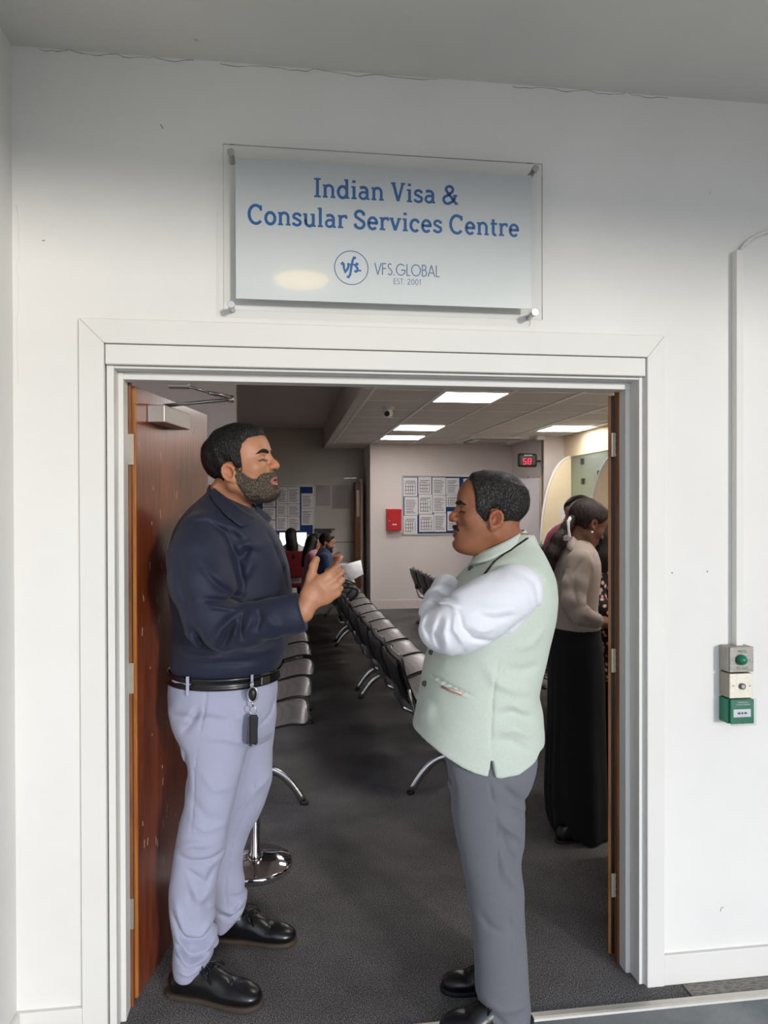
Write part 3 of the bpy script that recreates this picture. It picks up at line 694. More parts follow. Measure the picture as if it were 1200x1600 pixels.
GL = {
 'I': (.40, [L((.2, 0), (.2, 1)), sf(.04, .36, BT), sf(.04, .36, 1-BT)]),
 'n': (.66, [L((.15, 0), (.15, .68)), L(*(arc(.33, .44, .18, .21, 165, 0, 14)+[(.51, 0)]), w=.92), sf(.03, .27, BT), sf(.40, .63, BT), sf(.03, .15, .68-BT)]),
 'd': (.66, [L(*arc(.30, .335, .205, .30, 0, 360, 28)), L((.50, 0), (.50, 1.02)), sf(.37, .50, 1.02-BT), sf(.50, .63, BT)]),
 'i': (.34, [L((.17, 0), (.17, .68)), sf(.04, .30, BT), sf(.04, .17, .68-BT), L((.165, .85), (.165, .99), w=1.15)]),
 'a': (.60, [L(*([(.10, .60)]+arc(.26, .47, .18, .18, 115, 0, 12)+[(.44, .02)])), L(*([(.44, .38), (.30, .39)]+arc(.26, .215, .17, .175, 95, 285, 14)+[(.44, .16)]), w=.85), sf(.44, .56, BT)]),
 'V': (.74, [L((.13, 1), (.37, .02)), L((.37, .02), (.61, 1), w=.85), sf(.02, .25, 1-BT), sf(.50, .72, 1-BT)]),
 's': (.50, [L(*([(.40, .50), (.39, .58)]+arc(.25, .50, .155, .145, 60, 215, 10)+[(.22, .38), (.30, .32)]+arc(.25, .19, .165, .15, 40, -130, 10)+[(.09, .10), (.08, .18)]), w=.9)]),
 '&': (.82, [L(*([(.72, .02), (.30, .60)]+arc(.37, .79, .17, .17, 200, -20, 14)+[(.50, .66), (.20, .42)]+arc(.27, .24, .19, .21, 120, 300, 14)+[(.50, .14), (.62, .32), (.66, .48)]), w=.95), sf(.54, .76, .48), sf(.62, .80, BT)]),
 'C': (.76, [L(*arc(.41, .5, .31, .47, 42, 318, 30)), L((.645, .70), (.645, .98), w=.75)]),
 'o': (.62, [L(*arc(.31, .335, .215, .30, 0, 360, 28))]),
 'u': (.66, [L(*([(.15, .68), (.15, .24)]+arc(.33, .25, .18, .22, 180, 350, 12))), L((.51, 0), (.51, .68)), sf(.03, .15, .68-BT), sf(.38, .51, .68-BT), sf(.51, .63, BT)]),
 'l': (.34, [L((.17, 0), (.17, 1.02)), sf(.04, .30, BT), sf(.04, .17, 1.02-BT)]),
 'r': (.48, [L((.15, 0), (.15, .68)), L(*([(.15, .42)]+arc(.36, .44, .20, .20, 160, 60, 8)), w=.9), sf(.03, .30, BT), sf(.03, .15, .68-BT), L((.44, .66), (.44, .50), w=.7)]),
 'S': (.62, [L(*([(.51, .72)]+[(.50, .84)]+arc(.31, .74, .20, .21, 50, 215, 12)+[(.22, .58), (.38, .46)]+arc(.31, .26, .215, .22, 40, -140, 12)+[(.11, .14), (.10, .28)]))]),
 'e': (.60, [L(*([(.105, .35), (.50, .35)]+arc(.305, .335, .20, .30, 5, 318, 26)), w=.95)]),
 'v': (.60, [L((.10, .68), (.30, .02)), L((.30, .02), (.50, .68), w=.85), sf(.01, .21, .68-BT), sf(.40, .59, .68-BT)]),
 'c': (.54, [L(*arc(.30, .335, .205, .30, 48, 315, 24)), L((.455, .46), (.455, .63), w=.8)]),
 't': (.42, [L(*([(.18, .88), (.18, .18)]+arc(.28, .17, .10, .13, 180, 300, 6))), L((.04, .68-BT), (.38, .68-BT), w=.75)]),
}
def layout(text, G, track=.0, space=.28):
    out = []; x = 0
    for ch in text:
        if ch == ' ': x += space; continue
        w, st = G[ch]
        for pl, wf, cl in st: out.append(([(p[0]+x, p[1]) for p in pl], wf, cl))
        x += w+track
    return out, x
YS = -.042
p0 = PY(347.5, 224, YS); p1 = PY(848, 255, YS); p2 = PY(350, 484.5, YS); p3 = PY(848, 498, YS)
sx0, sx1 = (p0[0]+p2[0])/2, (p1[0]+p3[0])/2; sz1, sz0 = (p0[2]+p1[2])/2, (p2[2]+p3[2])/2
tilt = 0
sg = empty('wall_sign', ((sx0+sx1)/2, WY, (sz0+sz1)/2), 'clear acrylic wall sign with blue lettering mounted above the doorway', 'sign')
B().box(sx0, sx1, YS, YS+.008, sz0, sz1, .001).build('acrylic_sheet', ACR, sg)
w0 = PY(368, 360, YS); w1 = PY(832, 360, YS); wz1 = (PY(368, 247, YS)[2]+PY(832, 270, YS)[2])/2; wz0 = (PY(370, 466.5, YS)[2]+PY(830, 480, YS)[2])/2
SIGNW = plain('white sign vinyl', (222, 225, 226), .18, var=.01)
B().box(w0[0], w1[0], YS+.0088, YS+.0105, wz0, wz1).build('white_backing', SIGNW, sg)
for px, py in ((360.5, 237.5), (837, 263), (361, 475.5), (836, 488)):
    c = PY(px, py, YS-.006); B().cyl((c[0], YS-.006, c[2]), (c[0], WY, c[2]), .0095, bev=.001).cyl((c[0], YS-.008, c[2]), (c[0], YS-.0, c[2]), .0115, bev=.001).build('standoff', STEEL, sg)
def fit_text(text, G, a, bpt, w, name, mat, track=0, hscale=None, space=.28, h=None):
    """a, bpt: pixel ends of the baseline"""
    A = PY(a[0], a[1], YS+.0084); Bq = PY(bpt[0], bpt[1], YS+.0084); it, W = layout(text, G, track, space)
    s = h; sx = (Bq[0]-A[0])/(W*s); z = (A[2]+Bq[2])/2
    return strokes_mesh(it, A[0], z, s, YS+.0086, w, name, mat, sg, sx)
hcap = PY(500, 281, YS)[2]-PY(500, 311, YS)[2]
fit_text('Indian Visa &', GL, (489.5, 310.8), (717, 317), .158, 'lettering', BLUEV, h=hcap, track=.015)
fit_text('Consular Services Centre', GL, (386, 352), (812.5, 367.5), .158, 'lettering', BLUEV, h=hcap, track=.015)
TH = {'V': (.66, [L((.03, 1), (.33, 0)), L((.33, 0), (.63, 1))]), 'F': (.5, [L((.07, 0), (.07, 1)), L((.07, .965), (.43, .965)), L((.07, .55), (.41, .55))]),
      'S': (.5, [L(*(arc(.25, .77, .17, .195, 40, 235, 12)+arc(.24, .26, .19, .225, 60, -150, 12)))]), '.': (.24, [L((.1, 0), (.1, .09), w=1.2)]),
      'G': (.95, [L(*(arc(.47, .5, .42, .47, 42, 360, 30))), L((.89, .47), (.50, .47))]), 'L': (.42, [L((.07, 0), (.07, 1)), L((.07, .035), (.38, .035))]),
      'O': (.98, [L(*arc(.48, .5, .42, .47, 0, 360, 36))]), 'B': (.56, [L((.07, 0), (.07, 1)), L(*([(.07, .965), (.22, .965)]+arc(.24, .76, .18, .205, 90, -90, 10)+[(.07, .555)])), L(*([(.07, .54), (.25, .54)]+arc(.27, .29, .20, .255, 90, -90, 10)+[(.07, .035)]))]),
      'A': (.72, [L((.03, 0), (.35, 1)), L((.35, 1), (.67, 0)), L((.14, .32), (.56, .32))]), 'E': (.5, [L((.07, 0), (.07, 1)), L((.07, .965), (.43, .965)), L((.07, .53), (.41, .53)), L((.07, .035), (.44, .035))]),
      'T': (.5, [L((.25, 0), (.25, 1)), L((.02, .965), (.48, .965))]), '2': (.6, [L(*(arc(.29, .76, .19, .21, 170, -30, 12)+[(.08, .04), (.53, .04)]))]), '0': (.6, [L(*arc(.29, .5, .22, .46, 0, 360, 24))]), '1': (.42, [L((.08, .82), (.24, .97), (.24, 0))])}
hs = PY(600, 412, YS)[2]-PY(600, 430.5, YS)[2]
fit_text('VFS.GLOBAL', TH, (585, 429.8), (688, 432.3), .085, 'lettering', GREYV, h=hs, track=.03)
fit_text('EST. 2001', TH, (615, 444.2), (659, 445.2), .11, 'lettering', GREYV, h=PY(620, 436, YS)[2]-PY(620, 445, YS)[2], track=.05, space=.35)
lc = PY(549, 418.5, YS+.0085); rr = PY(575.5, 418, YS)[0]-lc[0]
em = [(arc(lc[0], lc[2], rr, rr, 0, 360, 48), 1, False)]
strokes_mesh(em, 0, 0, 1, YS+.0086, .0028, 'emblem_ring', GREYV, sg)
sv = [L((-.62, .18), (-.52, .27), (-.46, .2), (-.44, -.05), (-.36, -.24), (-.24, -.1), (-.16, .12), (-.2, .28), w=1.3),
      L((.28, .58), (.16, .62), (.08, .45), (0, .05), (-.08, -.42), (-.17, -.56), (-.28, -.52), w=1.3), L((-.1, .2), (.2, .2), w=1),
      L((.42, .2), (.32, .26), (.24, .15), (.36, 0), (.38, -.14), (.28, -.22), (.18, -.16), w=1.3), L((.5, -.2), (.5, -.1), w=1.8)]
strokes_mesh(sv, lc[0], lc[2], rr*1.0, YS+.0085, .105, 'emblem_letters', BLUEV, sg)

# ------------------------------------------------------------------ trunking, cable, switches on the right
c0 = PY(1152, 392, 0); zt = c0[2]; zb = PY(1152, 1008, 0)[2]; xm = PY(1153, 700, -.0)[0]
tk = B().box(xm-.013, xm+.013, -.012, WY, zb, zt, .002).build('cable_trunking', WHITE_PAINT); tag(tk, 'thin white vertical cable trunking on the right wall', 'trunking')
pts = [PY(1158, 392, 0), PY(1163, 383, 0.0), PY(1172, 374, 0), PY(1184, 367, 0), PY(1200, 361, 0.0), PY(1225, 355, .0)]
tag(B().tube([(p[0], .004, p[2]) for p in pts], .0055, 8).build('cable', WPL), 'pale grey cable curving into the top of the trunking', 'cable')
def unit(px0, px1, pyt, pyb, dep):
    a = PY(px0, pyb, -dep+WY); b_ = PY(px1, pyt, -dep+WY); return a[0], b_[0], a[2], b_[2]
D_ = .058; yf = WY-D_
gs = M('grey steel plate', hexc(150, 146, 140), .4, .5); gs.base(gs.ramp(gs.noise(30, 3, .5, (1, 1, 14)), [(.3, hexc(132, 128, 122)), (.7, hexc(166, 162, 156))])); gs = gs.m
x0, x1, z0, z1 = unit(1140.5, 1177.5, 1010.5, 1050.8, D_)
e = empty('exit_button', ((x0+x1)/2, WY, z0), 'grey push to exit switch with a green domed button, top of the stack', 'switch')
B().box(x0-.004, x1, yf+.006, WY, z0, z1, .003).build('back_box', plain('grey box', (158, 152, 142), .5), e); B().box(x0, x1, yf, yf+.006, z0, z1, .0015).build('face_plate', gs, e)
c = PY(1160, 1031.5, yf-.01); B().lathe((0, 0, 0), [(0, .024), (.008, .0225), (.014, .018), (.0175, .010), (.018, 0), (.015, -.002)]).build('t', GREENPL, e)
dm = [o_ for o_ in e.children if o_.name.startswith('t')][-1]; dm.name = 'push_button'; dm.data.transform(Matrix.Translation(-Vector(parent_inv(e).to_translation()))); dm.data.transform(Matrix.Rotation(PI/2, 4, 'X')); dm.location = (c[0]-e.location.x, yf-e.location.y, c[2]-e.location.z)
for px in (1146.5, 1173): q = PY(px, 1031, yf); B().cyl((q[0], yf-.002, q[2]), (q[0], yf, q[2]), .003, n=12).build('screw', STEEL, e)
def simple_text(s, px, py, y, size, mat, parent, name='caption'):
    cu = bpy.data.curves.new(name, 'FONT'); cu.body = s; cu.size = size; cu.align_x = 'CENTER'; cu.align_y = 'CENTER'
    ob = bpy.data.objects.new(name, cu); COL.objects.link(ob); dg = bpy.context.evaluated_depsgraph_get(); me = bpy.data.meshes.new_from_object(ob.evaluated_get(dg)); bpy.data.objects.remove(ob)
    q = PY(px, py, y); me.transform(Matrix.Translation((q[0], y, q[2])) @ Matrix.Rotation(PI/2, 4, 'X')); me.transform(parent_inv(parent)); me.materials.clear(); return link(name, me, mat, parent)
simple_text('PRESS', 1160, 1018, yf-.0006, .0125, GREENPL, e); simple_text('TO EXIT', 1160, 1044.5, yf-.0006, .0125, GREENPL, e)
x0, x1, z0, z1 = unit(1140.5, 1176.5, 1051.5, 1091.5, D_)
e = empty('key_switch', ((x0+x1)/2, WY, z0), 'cream metal key switch below the green button plate', 'switch')
B().box(x0-.003, x1, yf+.006, WY, z0, z1-.001, .003).build('back_box', plain('brownish box', (150, 140, 126), .5), e); B().box(x0, x1, yf, yf+.006, z0, z1-.001, .0015).build('face_plate', plain('worn cream plate', (222, 216, 200), .4, .2, var=.08, sc=90), e)
q = PY(1159, 1072, yf); B().cyl((q[0], yf-.008, q[2]), (q[0], yf, q[2]), .0105, bev=.001).build('lock', DARKSTEEL, e); B().cyl((q[0], yf-.0092, q[2]), (q[0], yf-.008, q[2]), .006).build('keyway', STEEL, e)
for px, py in ((1146, 1071.5), (1172, 1071.5)): q = PY(px, py, yf); B().cyl((q[0], yf-.002, q[2]), (q[0], yf, q[2]), .003, n=12).build('screw', STEEL, e)
x0, x1, z0, z1 = unit(1142.5, 1179, 1092.5, 1132.5, D_+.004); yf2 = yf-.004
e = empty('call_point', ((x0+x1)/2, WY, z0), 'green emergency door release box under the key switch', 'call point')
B().box(x0-.006, x1, yf2+.012, WY, z0, z1, .003).build('back_box', GREENPL, e); B().box(x0, x1, yf2+.001, yf2+.012, z0, z1, .003).build('front', GREENPL, e)
a = PY(1146, 1121, yf2); b_ = PY(1173, 1107.5, yf2); B().box(a[0], b_[0], yf2-.001, yf2+.001, a[2], b_[2]).build('break_glass', plain('pale element', (214, 218, 220), .2), e)
b = B(); zc = (a[2]+b_[2])/2; xc_ = (a[0]+b_[0])/2
b.prism([(xc_-.017, zc+.0025), (xc_-.011, zc+.0025), (xc_-.011, zc+.005), (xc_-.006, zc), (xc_-.011, zc-.005), (xc_-.011, zc-.0025), (xc_-.017, zc-.0025)], yf2-.0016, yf2-.001)
b.prism([(xc_+.017, zc+.0025), (xc_+.011, zc+.0025), (xc_+.011, zc+.005), (xc_+.006, zc), (xc_+.011, zc-.005), (xc_+.011, zc-.0025), (xc_+.017, zc-.0025)], yf2-.0016, yf2-.001)
b.cyl((xc_, yf2-.0016, zc), (xc_, yf2-.001, zc), .0035); b.build('symbol', BLACKPL, e)
q = PY(1160, 1129.5, yf2); B().cyl((q[0], yf2, q[2]), (q[0], yf2+.002, q[2]), .002).build('test_hole', BLACKPL, e)
simple_text('EMERGENCY', 1161.5, 1097.5, yf2-.0006, .007, PAPER, e); simple_text('DOOR RELEASE', 1161.5, 1101, yf2-.0006, .007, PAPER, e)
B().box(x0-.003, x1+.003, yf2-.004, yf2-.0025, z0-.003, z1+.003, .001).build('clear_cover', ACR, e)
b = B()
for px, py in ((1050, 895), (1105, 893)): q = PY(px, py, WY); b.cyl((q[0], WY-.001, q[2]), (q[0], WY+.001, q[2]), .0025, n=10)
b.build('screw_holes', DARKSTEEL); bpy.data.objects['screw_holes']['kind'] = 'structure'; bpy.data.objects['screw_holes'].name = 'trim_5'
# round warm lamp in the soffit behind the camera: it is what glows in the sign
lp = empty('soffit_light', (.10, -2.27, 3.0445), 'round warm soffit light outside the doorway', 'light')
B().lathe((.10, -2.27, 3.0445), [(0, -.02), (.15, -.02), (.17, 0), (0, 0)]).build('diffuser', emis('warm lamp', (255, 214, 140), 3.4), lp)

# hairline cracks where wall and soffit meet, and old marks on the wall
rk = np.random.RandomState(5); b = B()
for xa, xb in ((-.74, -.28), (-.2, .5), (.75, 1.3)):
    n_ = 26; b.tube([(xa+(xb-xa)*k/n_, WY-.0004, 3.038+.004*rk.randn()*.5-.004*math.sin(k*.9)) for k in range(n_+1)], [.0004+.0009*rk.rand() for k in range(n_+1)], 5)
q = PY(253, 198, WY); b.tube([(q[0]-.004, WY-.0004, q[2]+.006), (q[0]+.004, WY-.0004, q[2]-.006)], [.0018, .001], 5)
q = PY(68, 376, WY); b.tube([(q[0]-.005, WY-.0004, q[2]), (q[0]+.004, WY-.0004, q[2])], [.001, .0018], 5)
q = PY(1128, 1420, WY); b.tube([(q[0]-.006, WY-.0004, q[2]-.008), (q[0]-.002, WY-.0004, q[2]+.004), (q[0]+.006, WY-.0004, q[2]+.006)], [.0012, .001, .0012], 5)
o = b.build('trim_6', plain('dark hairline', (150, 147, 140), .8)); struct(o)
q0, q1 = PY(27, 320, WY), PY(29, 600, WY)
o = B().tube([(q0[0]+.003*rk.randn(), WY-.0002, q0[2]+(q1[2]-q0[2])*k/14) for k in range(15)], [.0012*rk.rand()+.0004 for k in range(15)], 5).build('trim_7', WALL); struct(o)
# ================================================================== BEAM SEATING
def seat_section(th=.004):
    # side profile of one shell, facing +x, origin at the bend on the floor line: (x, z)
    return [(-.135, .79), (-.145, .765), (-.125, .68), (-.09, .59), (-.055, .51), (-.02, .43), (.03, .385), (.10, .39), (.20, .425), (.31, .45), (.375, .448), (.405, .425)]
def bench(x, y0, n, label, arms=False, rz=0, legs=(.12, None), pitch=.585):
    e = empty('bench_seat', (x, y0, 0), label, 'bench seating', 'rows of linked metal waiting seats'); L_ = n*pitch
    B().box(x+.13, x+.19, y0+.02, y0+L_-.02, .31, .36, .004).build('beam', DARKSTEEL, e)
    prof = seat_section()
    from_ = [Vector((p[0], 0, p[1])) for p in prof]
    # smooth profile
    def cat(ps, m=5):
        o_ = []
        for i in range(len(ps)-1):
            p_1 = ps[max(i-1, 0)]; a, b_ = ps[i], ps[i+1]; p2_ = ps[min(i+2, len(ps)-1)]
            for k in range(m):
                t = k/m; o_.append(.5*((2*a)+(b_-p_1)*t+(2*p_1-5*a+4*b_-p2_)*t*t+(-p_1+3*a-3*b_+p2_)*t**3))
        return o_+[ps[-1]]
    sp = cat(from_)
    for k in range(n):
        ya = y0+k*pitch+.035; yb = y0+(k+1)*pitch-.035; rows = []; yc = (ya+yb)/2; hw = (yb-ya)/2
        for i, p in enumerate(sp):
            t = i/(len(sp)-1); w = hw*(1-.45*max(0, (.10-t)/.10)**2-.5*max(0, (t-.88)/.12)**2.2)*(1+.05*math.sin(t*PI))
            rows.append([(x+p.x+.018*(u*u)*(1 if t < .4 else 0), yc+u*w, p.z+.018*(abs(u)**3)*(0 if t < .35 else 1)) for u in [j/8-1 for j in range(17)]])
        B().grid(rows, .004).build('seat_shell', SEATM, e)
        rim = [Vector(r[0]) for r in rows]+[Vector(p) for p in rows[-1][1:]]+[Vector(r[-1]) for r in rows[::-1][1:]]
        B().tube(rim, .0065, 6).build('rim', BLACKPL, e)
        # black rear cover of the backrest, with side wings
        rb_ = []
        for i, p in enumerate(sp[3:19]):
            t = i/15; w = hw*(1-.3*max(0, (.15-t)/.15)**2)*(1.02-.10*t); nx, nz = -.95, -.25
            rb_.append([(x+p.x-.014-.012*(1-u*u), yc+u*w, p.z-.004) for u in [j/6-1 for j in range(13)]])
        B().grid(rb_, .006).build('back_cover', BLACKPL, e)
        B().box(x-.125, x-.085, yc-.06, yc+.06, .51, .60, .006).build('bracket', plain('dark grey bracket', (58, 60, 58), .5), e)
    for k in range(n+1):
        ya = y0+k*pitch
        b = B().tube([(x-.02, ya, .36), (x-.055, ya, .45), (x-.085, ya, .56), (x-.10, ya, .63)], [.017, .016, .015, .012], 8, flat=(1, .6))
        b.tube([(x-.02, ya, .37), (x+.06, ya, .33), (x+.16, ya, .33)], .016, 8)
        b.build('arm_post', STEEL, e)
        if arms: B().tube([(x-.065, ya, .60), (x-.05, ya, .655), (x+.02, ya, .675), (x+.14, ya, .67), (x+.20, ya, .64), (x+.19, ya, .58), (x+.10, ya, .50)], .011, 8, flat=(1, 1.5)).build('armrest', BLACKPL, e)
    for yl in ([y0+legs[0], y0+L_-legs[0]]):
        b = B().box(x+.13, x+.19, yl-.025, yl+.025, .16, .33, .01)
        for sgn in (-1, 1):
            pts = []
            for k in range(13):
                t = k/12; pts.append((x+.16+sgn*(.01+.215*t), yl, .014+.185*(1-t**2.1)))
            b.tube(pts, [.021-.004*k/12 for k in range(13)], 10, flat=(.7, 1.2))
        lg = b.build('leg', STEEL, e)
        for sgn in (-1, 1): B().cyl((x+.16+sgn*.225, yl, 0), (x+.16+sgn*.23, yl, .018), .024, bev=.004).build('foot', BLACKPL, lg)
    e.rotation_euler.z = rz
    return e
# centre row (three beams), left row, right row
bench(.775, 1.66, 4, 'nearest linked seats of the middle row, partly behind the man in the pale vest', rz=.034)
bench(.70, 4.05, 4, 'middle row of linked seats, second beam, between the two standing men', rz=.02)
bench(.655, 6.44, 4, 'far end of the middle seat row where the bearded man sits', arms=True)
bench(-.300, 1.62, 3, 'left row linked silver seats right beside the pale trousers', rz=-.06)
bench(-.205, 3.46, 3, 'left row seats farther back under the forearm of the man in navy')
bench(-.205, 5.26, 3, 'left row far seats hidden behind the man in navy')
bench(1.96, 1.75, 4, 'right row linked seats seen between the pale vest and the long black skirt', rz=.02)
bench(1.90, 5.55, 4, 'right row far seats, black backs showing past the white sleeve')
# barrier post with round base
px_, py_ = -.145, 1.03
e = empty('barrier_post', (px_, py_, 0), 'chrome queue barrier post on a round base behind the pale trousers', 'barrier post')
B().lathe((px_, py_, 0), [(0, 0), (.168, 0), (.172, .006), (.172, .026), (.165, .034), (.06, .045), (0, .05)], 56).build('base', CHROME, e)
B().lathe((px_, py_, 0), [(.032, .04), (.030, .07), (.024, .08), (.024, .90), (.03, .905), (.03, .97), (.02, .985), (0, .985)], 28).build('pole', CHROME, e)
# work desk with monitors and red chair at the far left
dk = empty('desk', (-.05, 9.9, 0), 'grey desk along the far left wall under the notice board', 'desk')
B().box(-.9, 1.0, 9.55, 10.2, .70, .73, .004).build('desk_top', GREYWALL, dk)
for xx in (-.88, .97): B().box(xx-.02, xx+.02, 9.6, 10.15, 0, .70).build('leg', DARKSTEEL, dk)
SCR = emis('lit monitor', (235, 240, 245), 1.5)
def monitor(pxa, pya, pxb, pyb, y, label):
    a = PY(pxa, pyb, y); b_ = PY(pxb, pya, y); e = empty('monitor', ((a[0]+b_[0])/2, y, .73), label, 'monitor', 'monitors on the far desk')
    B().box(a[0]-.01, b_[0]+.01, y+.004, y+.04, a[2]-.01, b_[2]+.01, .004).build('casing', BLACKPL, e); B().box(a[0], b_[0], y, y+.005, a[2], b_[2]).build('screen', SCR, e)
    m_x = (a[0]+b_[0])/2; B().box(m_x-.03, m_x+.03, y+.02, y+.05, .73, a[2]).box(m_x-.1, m_x+.1, y-.05, y+.1, .73, .742).build('stand', BLACKPL, e)
monitor(437, 832, 479, 868, 9.75, 'bright white monitor in front of the long-haired woman')
def rchair():
    y = 8.75; a = PY(444, 903, y); b_ = PY(475, 861, y); xm_ = (a[0]+b_[0])/2
    e = empty('office_chair', (xm_, y, 0), 'dark red upholstered chair behind the man in navy', 'chair')
    RF = plain('dark red fabric', (118, 16, 26), .85, bump=.2)
    B().box(a[0], b_[0], y, y+.05, a[2], b_[2], .015).build('backrest', RF, e); B().box(a[0], b_[0], y+.02, y+.5, .42, .49, .02).build('seat', RF, e)
    for xx in (a[0]+.02, b_[0]-.02):
        B().tube([(xx, y+.03, a[2]+.05), (xx, y+.02, .45), (xx, y-.03, 0)], .011, 8).build('leg', BLACKPL, e); B().tube([(xx, y+.48, .43), (xx, y+.52, 0)], .011, 8).build('leg', BLACKPL, e)
rchair()
# ================================================================== PEOPLE: shared sculpting
def rot(yaw, pitch=0, roll=0):
    """columns = local x (forward), y (left), z (up) in the world; yaw about z, pitch = nose up"""
    cy, sy = math.cos(yaw), math.sin(yaw); cp, sp = math.cos(pitch), math.sin(pitch); cr, sr = math.cos(roll), math.sin(roll)
    Rz = np.array([[cy, -sy, 0], [sy, cy, 0], [0, 0, 1]]); Ry = np.array([[cp, 0, -sp], [0, 1, 0], [sp, 0, cp]]); Rx = np.array([[1, 0, 0], [0, cr, -sr], [0, sr, cr]])
    return (Rz@Ry@Rx).astype(np.float32)
class Frame:
    def __init__(s, O, R, sc=1): s.O = _v(O); s.R = R; s.s = sc
    def loc(s, P): return ((P-s.O)@s.R)/s.s
    def w(s, p): return s.O+s.R@(_v(p)*s.s)
def head_field(open_mouth=0, ears=(-1, 1), nose=1.0, female=False, jaw=1.0, chin=0, ear_dz=0):
    h = S()
    h.ell((-.012, 0, .040), (.099, .077, .081), k=.02)
    h.ell((.028, 0, .038), (.062, .063, .064), k=.03)
    h.ell((.028, 0, -.030), (.056, .058*jaw, .070), k=.03)
    for s in (-1, 1):
        h.seg((-.012, s*.050*jaw, -.052), (.055, s*.024*jaw, -.094), .021*jaw, .018*jaw, k=.03)
        h.ell((.052, s*.041, -.020), (.025, .022, .024), k=.02)
    h.seg((.076, -.030, .020), (.076, .030, .020), .0125 if not female else .010, k=.015)
    h.ell((.073+chin, 0, -.097), (.021, .025*jaw, .018), k=.018)
    h.ell((.070, 0, -.060), (.024, .030, .026), k=.018)
    for s in (-1, 1):
        h.ell((.096, s*.031, .004), (.020, .0195, .0125), k=.012, mode='sub')
        h.ell((.0705, s*.031, .003), (.016, .0165, .0125), k=.004)
    N = nose
    h.chain([(.080, 0, .020), (.083+.012*N, 0, .002), (.086+.028*N, 0, -.019), (.087+.0295*N, 0, -.025)], [.008, .0085, .0105, .0115], k=.010, kk=.006)
    for s in (-1, 1): h.ell((.083+.018*N, s*.0125, -.027), (.0135, .0085, .0085), k=.006)
    for s in (-1, 1): h.ell((.086+.021*N, s*.0065, -.0355), (.006, .0035, .004), k=.003, mode='sub')
    m = open_mouth
    h.chain([(.080, -.022, -.063), (.0905, -.009, -.0585), (.092, 0, -.060), (.0905, .009, -.0585), (.080, .022, -.063)], [.0035, .006, .0055, .006, .0035], k=.006, kk=.004)
    h.chain([(.080, -.020, -.067-m*.3), (.089, 0, -.0735-m), (.080, .020, -.067-m*.3)], [.0035, .008, .0035], k=.006, kk=.004)
    h.ell((.098, 0, -.066-m*.45), (.014, .012+.3*m, .0016+m*.7), k=.003, mode='sub')
    h.ell((.094, 0, -.086-m*.5), (.010, .02, .006), k=.01, mode='sub')
    for s in ears:
        Re = rot(s*.30, 0, 0)@rot(0, .18, 0)
        h.ell((-.012, s*.078, -.004+ear_dz), (.0200, .0080, .0265), k=.006, R=Re)
        h.ell((-.006, s*.084, ear_dz), (.0115, .0085, .0165), k=.003, mode='sub', R=Re)
        ring = [(-.010+.0175*math.cos(t)-.003*math.sin(t), s*(.081-.004*math.cos(t)), ear_dz+.0245*math.sin(t)) for t in [math.radians(q) for q in range(20, 291, 30)]]
        h.chain(ring, [.0046]*len(ring), k=.003, kk=.002)
        h.ell((.0065, s*.078, -.004+ear_dz), (.005, .005, .007), k=.004); h.ell((-.002, s*.079, -.0255+ear_dz), (.008, .005, .009), k=.005)
    return h
def sst(x, a, b): t = np.clip((x-a)/(b-a), 0, 1); return t*t*(3-2*t)
def skin_colors(fr, base, lip, shade=None, brow=None, stubble=None):
    base = np.array(base[:3]); lip = np.array(lip[:3])
    def f(P):
        L = fr.loc(P); c = np.tile(base, (len(P), 1)).astype(np.float64)
        nz = waves(5, 12, 60, .05)(P)+waves(9, 10, 200, .03)(P); c *= (1+nz)[:, None]
        inh = (np.abs(L) < .16).all(1)
        # ruddier nose, ears and cheeks
        rd = np.exp(-((L[:, 0]-.11)**2+L[:, 1]**2+(L[:, 2]+.025)**2)/.02**2)+np.exp(-((L[:, 0]+.012)**2+(np.abs(L[:, 1])-.082)**2+(L[:, 2])**2)/.03**2)*.8
        c = c*(1-.0*rd[:, None])+np.array([.06, -.01, -.01])*rd[:, None]
        w = sst(-(((L[:, 0]-.088)/.02)**2+(L[:, 1]/.024)**2+((L[:, 2]+.066)/.0125)**2), -1.15, -.75)*inh
        c = c*(1-w[:, None])+lip*w[:, None]
        w = sst(-(((L[:, 0]-.09)/.03)**2+(L[:, 1]/.014)**2+((L[:, 2]+.066)/.0026)**2), -1.2, -.5)*inh
        c = c*(1-w[:, None])+np.array([.03, .008, .008])*w[:, None]
        for s in (-1, 1):   # lashes along the lid slit, then the crease above it
            w = np.exp(-((L[:, 2]-(-.0015-.18*np.abs((L[:, 1]-s*.031))))/.0030)**2)*(np.abs(L[:, 1]-s*.032) < .0195)*(L[:, 0] > .05)*inh
            c = c*(1-w[:, None]*.95)+np.array([.012, .008, .007])*w[:, None]*.95
            w = np.exp(-((L[:, 2]-(.0125-.25*np.abs((L[:, 1]-s*.029))))/.0016)**2)*(np.abs(L[:, 1]-s*.031) < .016)*(L[:, 0] > .06)*inh
            c = c*(1-w[:, None]*.45)  # crease shade above the lid put into the skin colour
        if stubble is not None:
            w = stubble(L)*inh; c = c*(1-w[:, None])+np.array([.045, .035, .03])*w[:, None]
        return np.clip(c, 0.002, 1)
    return f
def SKIN(name):
    m = M(name, (.5, .3, .2, 1), .5); m.base(m.attr('Col')); m.b.inputs['Subsurface Weight'].default_value = .12
    m.b.inputs['Subsurface Radius'].default_value = (.01, .004, .002); m.b.inputs['Subsurface Scale'].default_value = .5; m.bump(m.noise(700, 3), .12, .001); return m.m
SKINM = SKIN('skin')
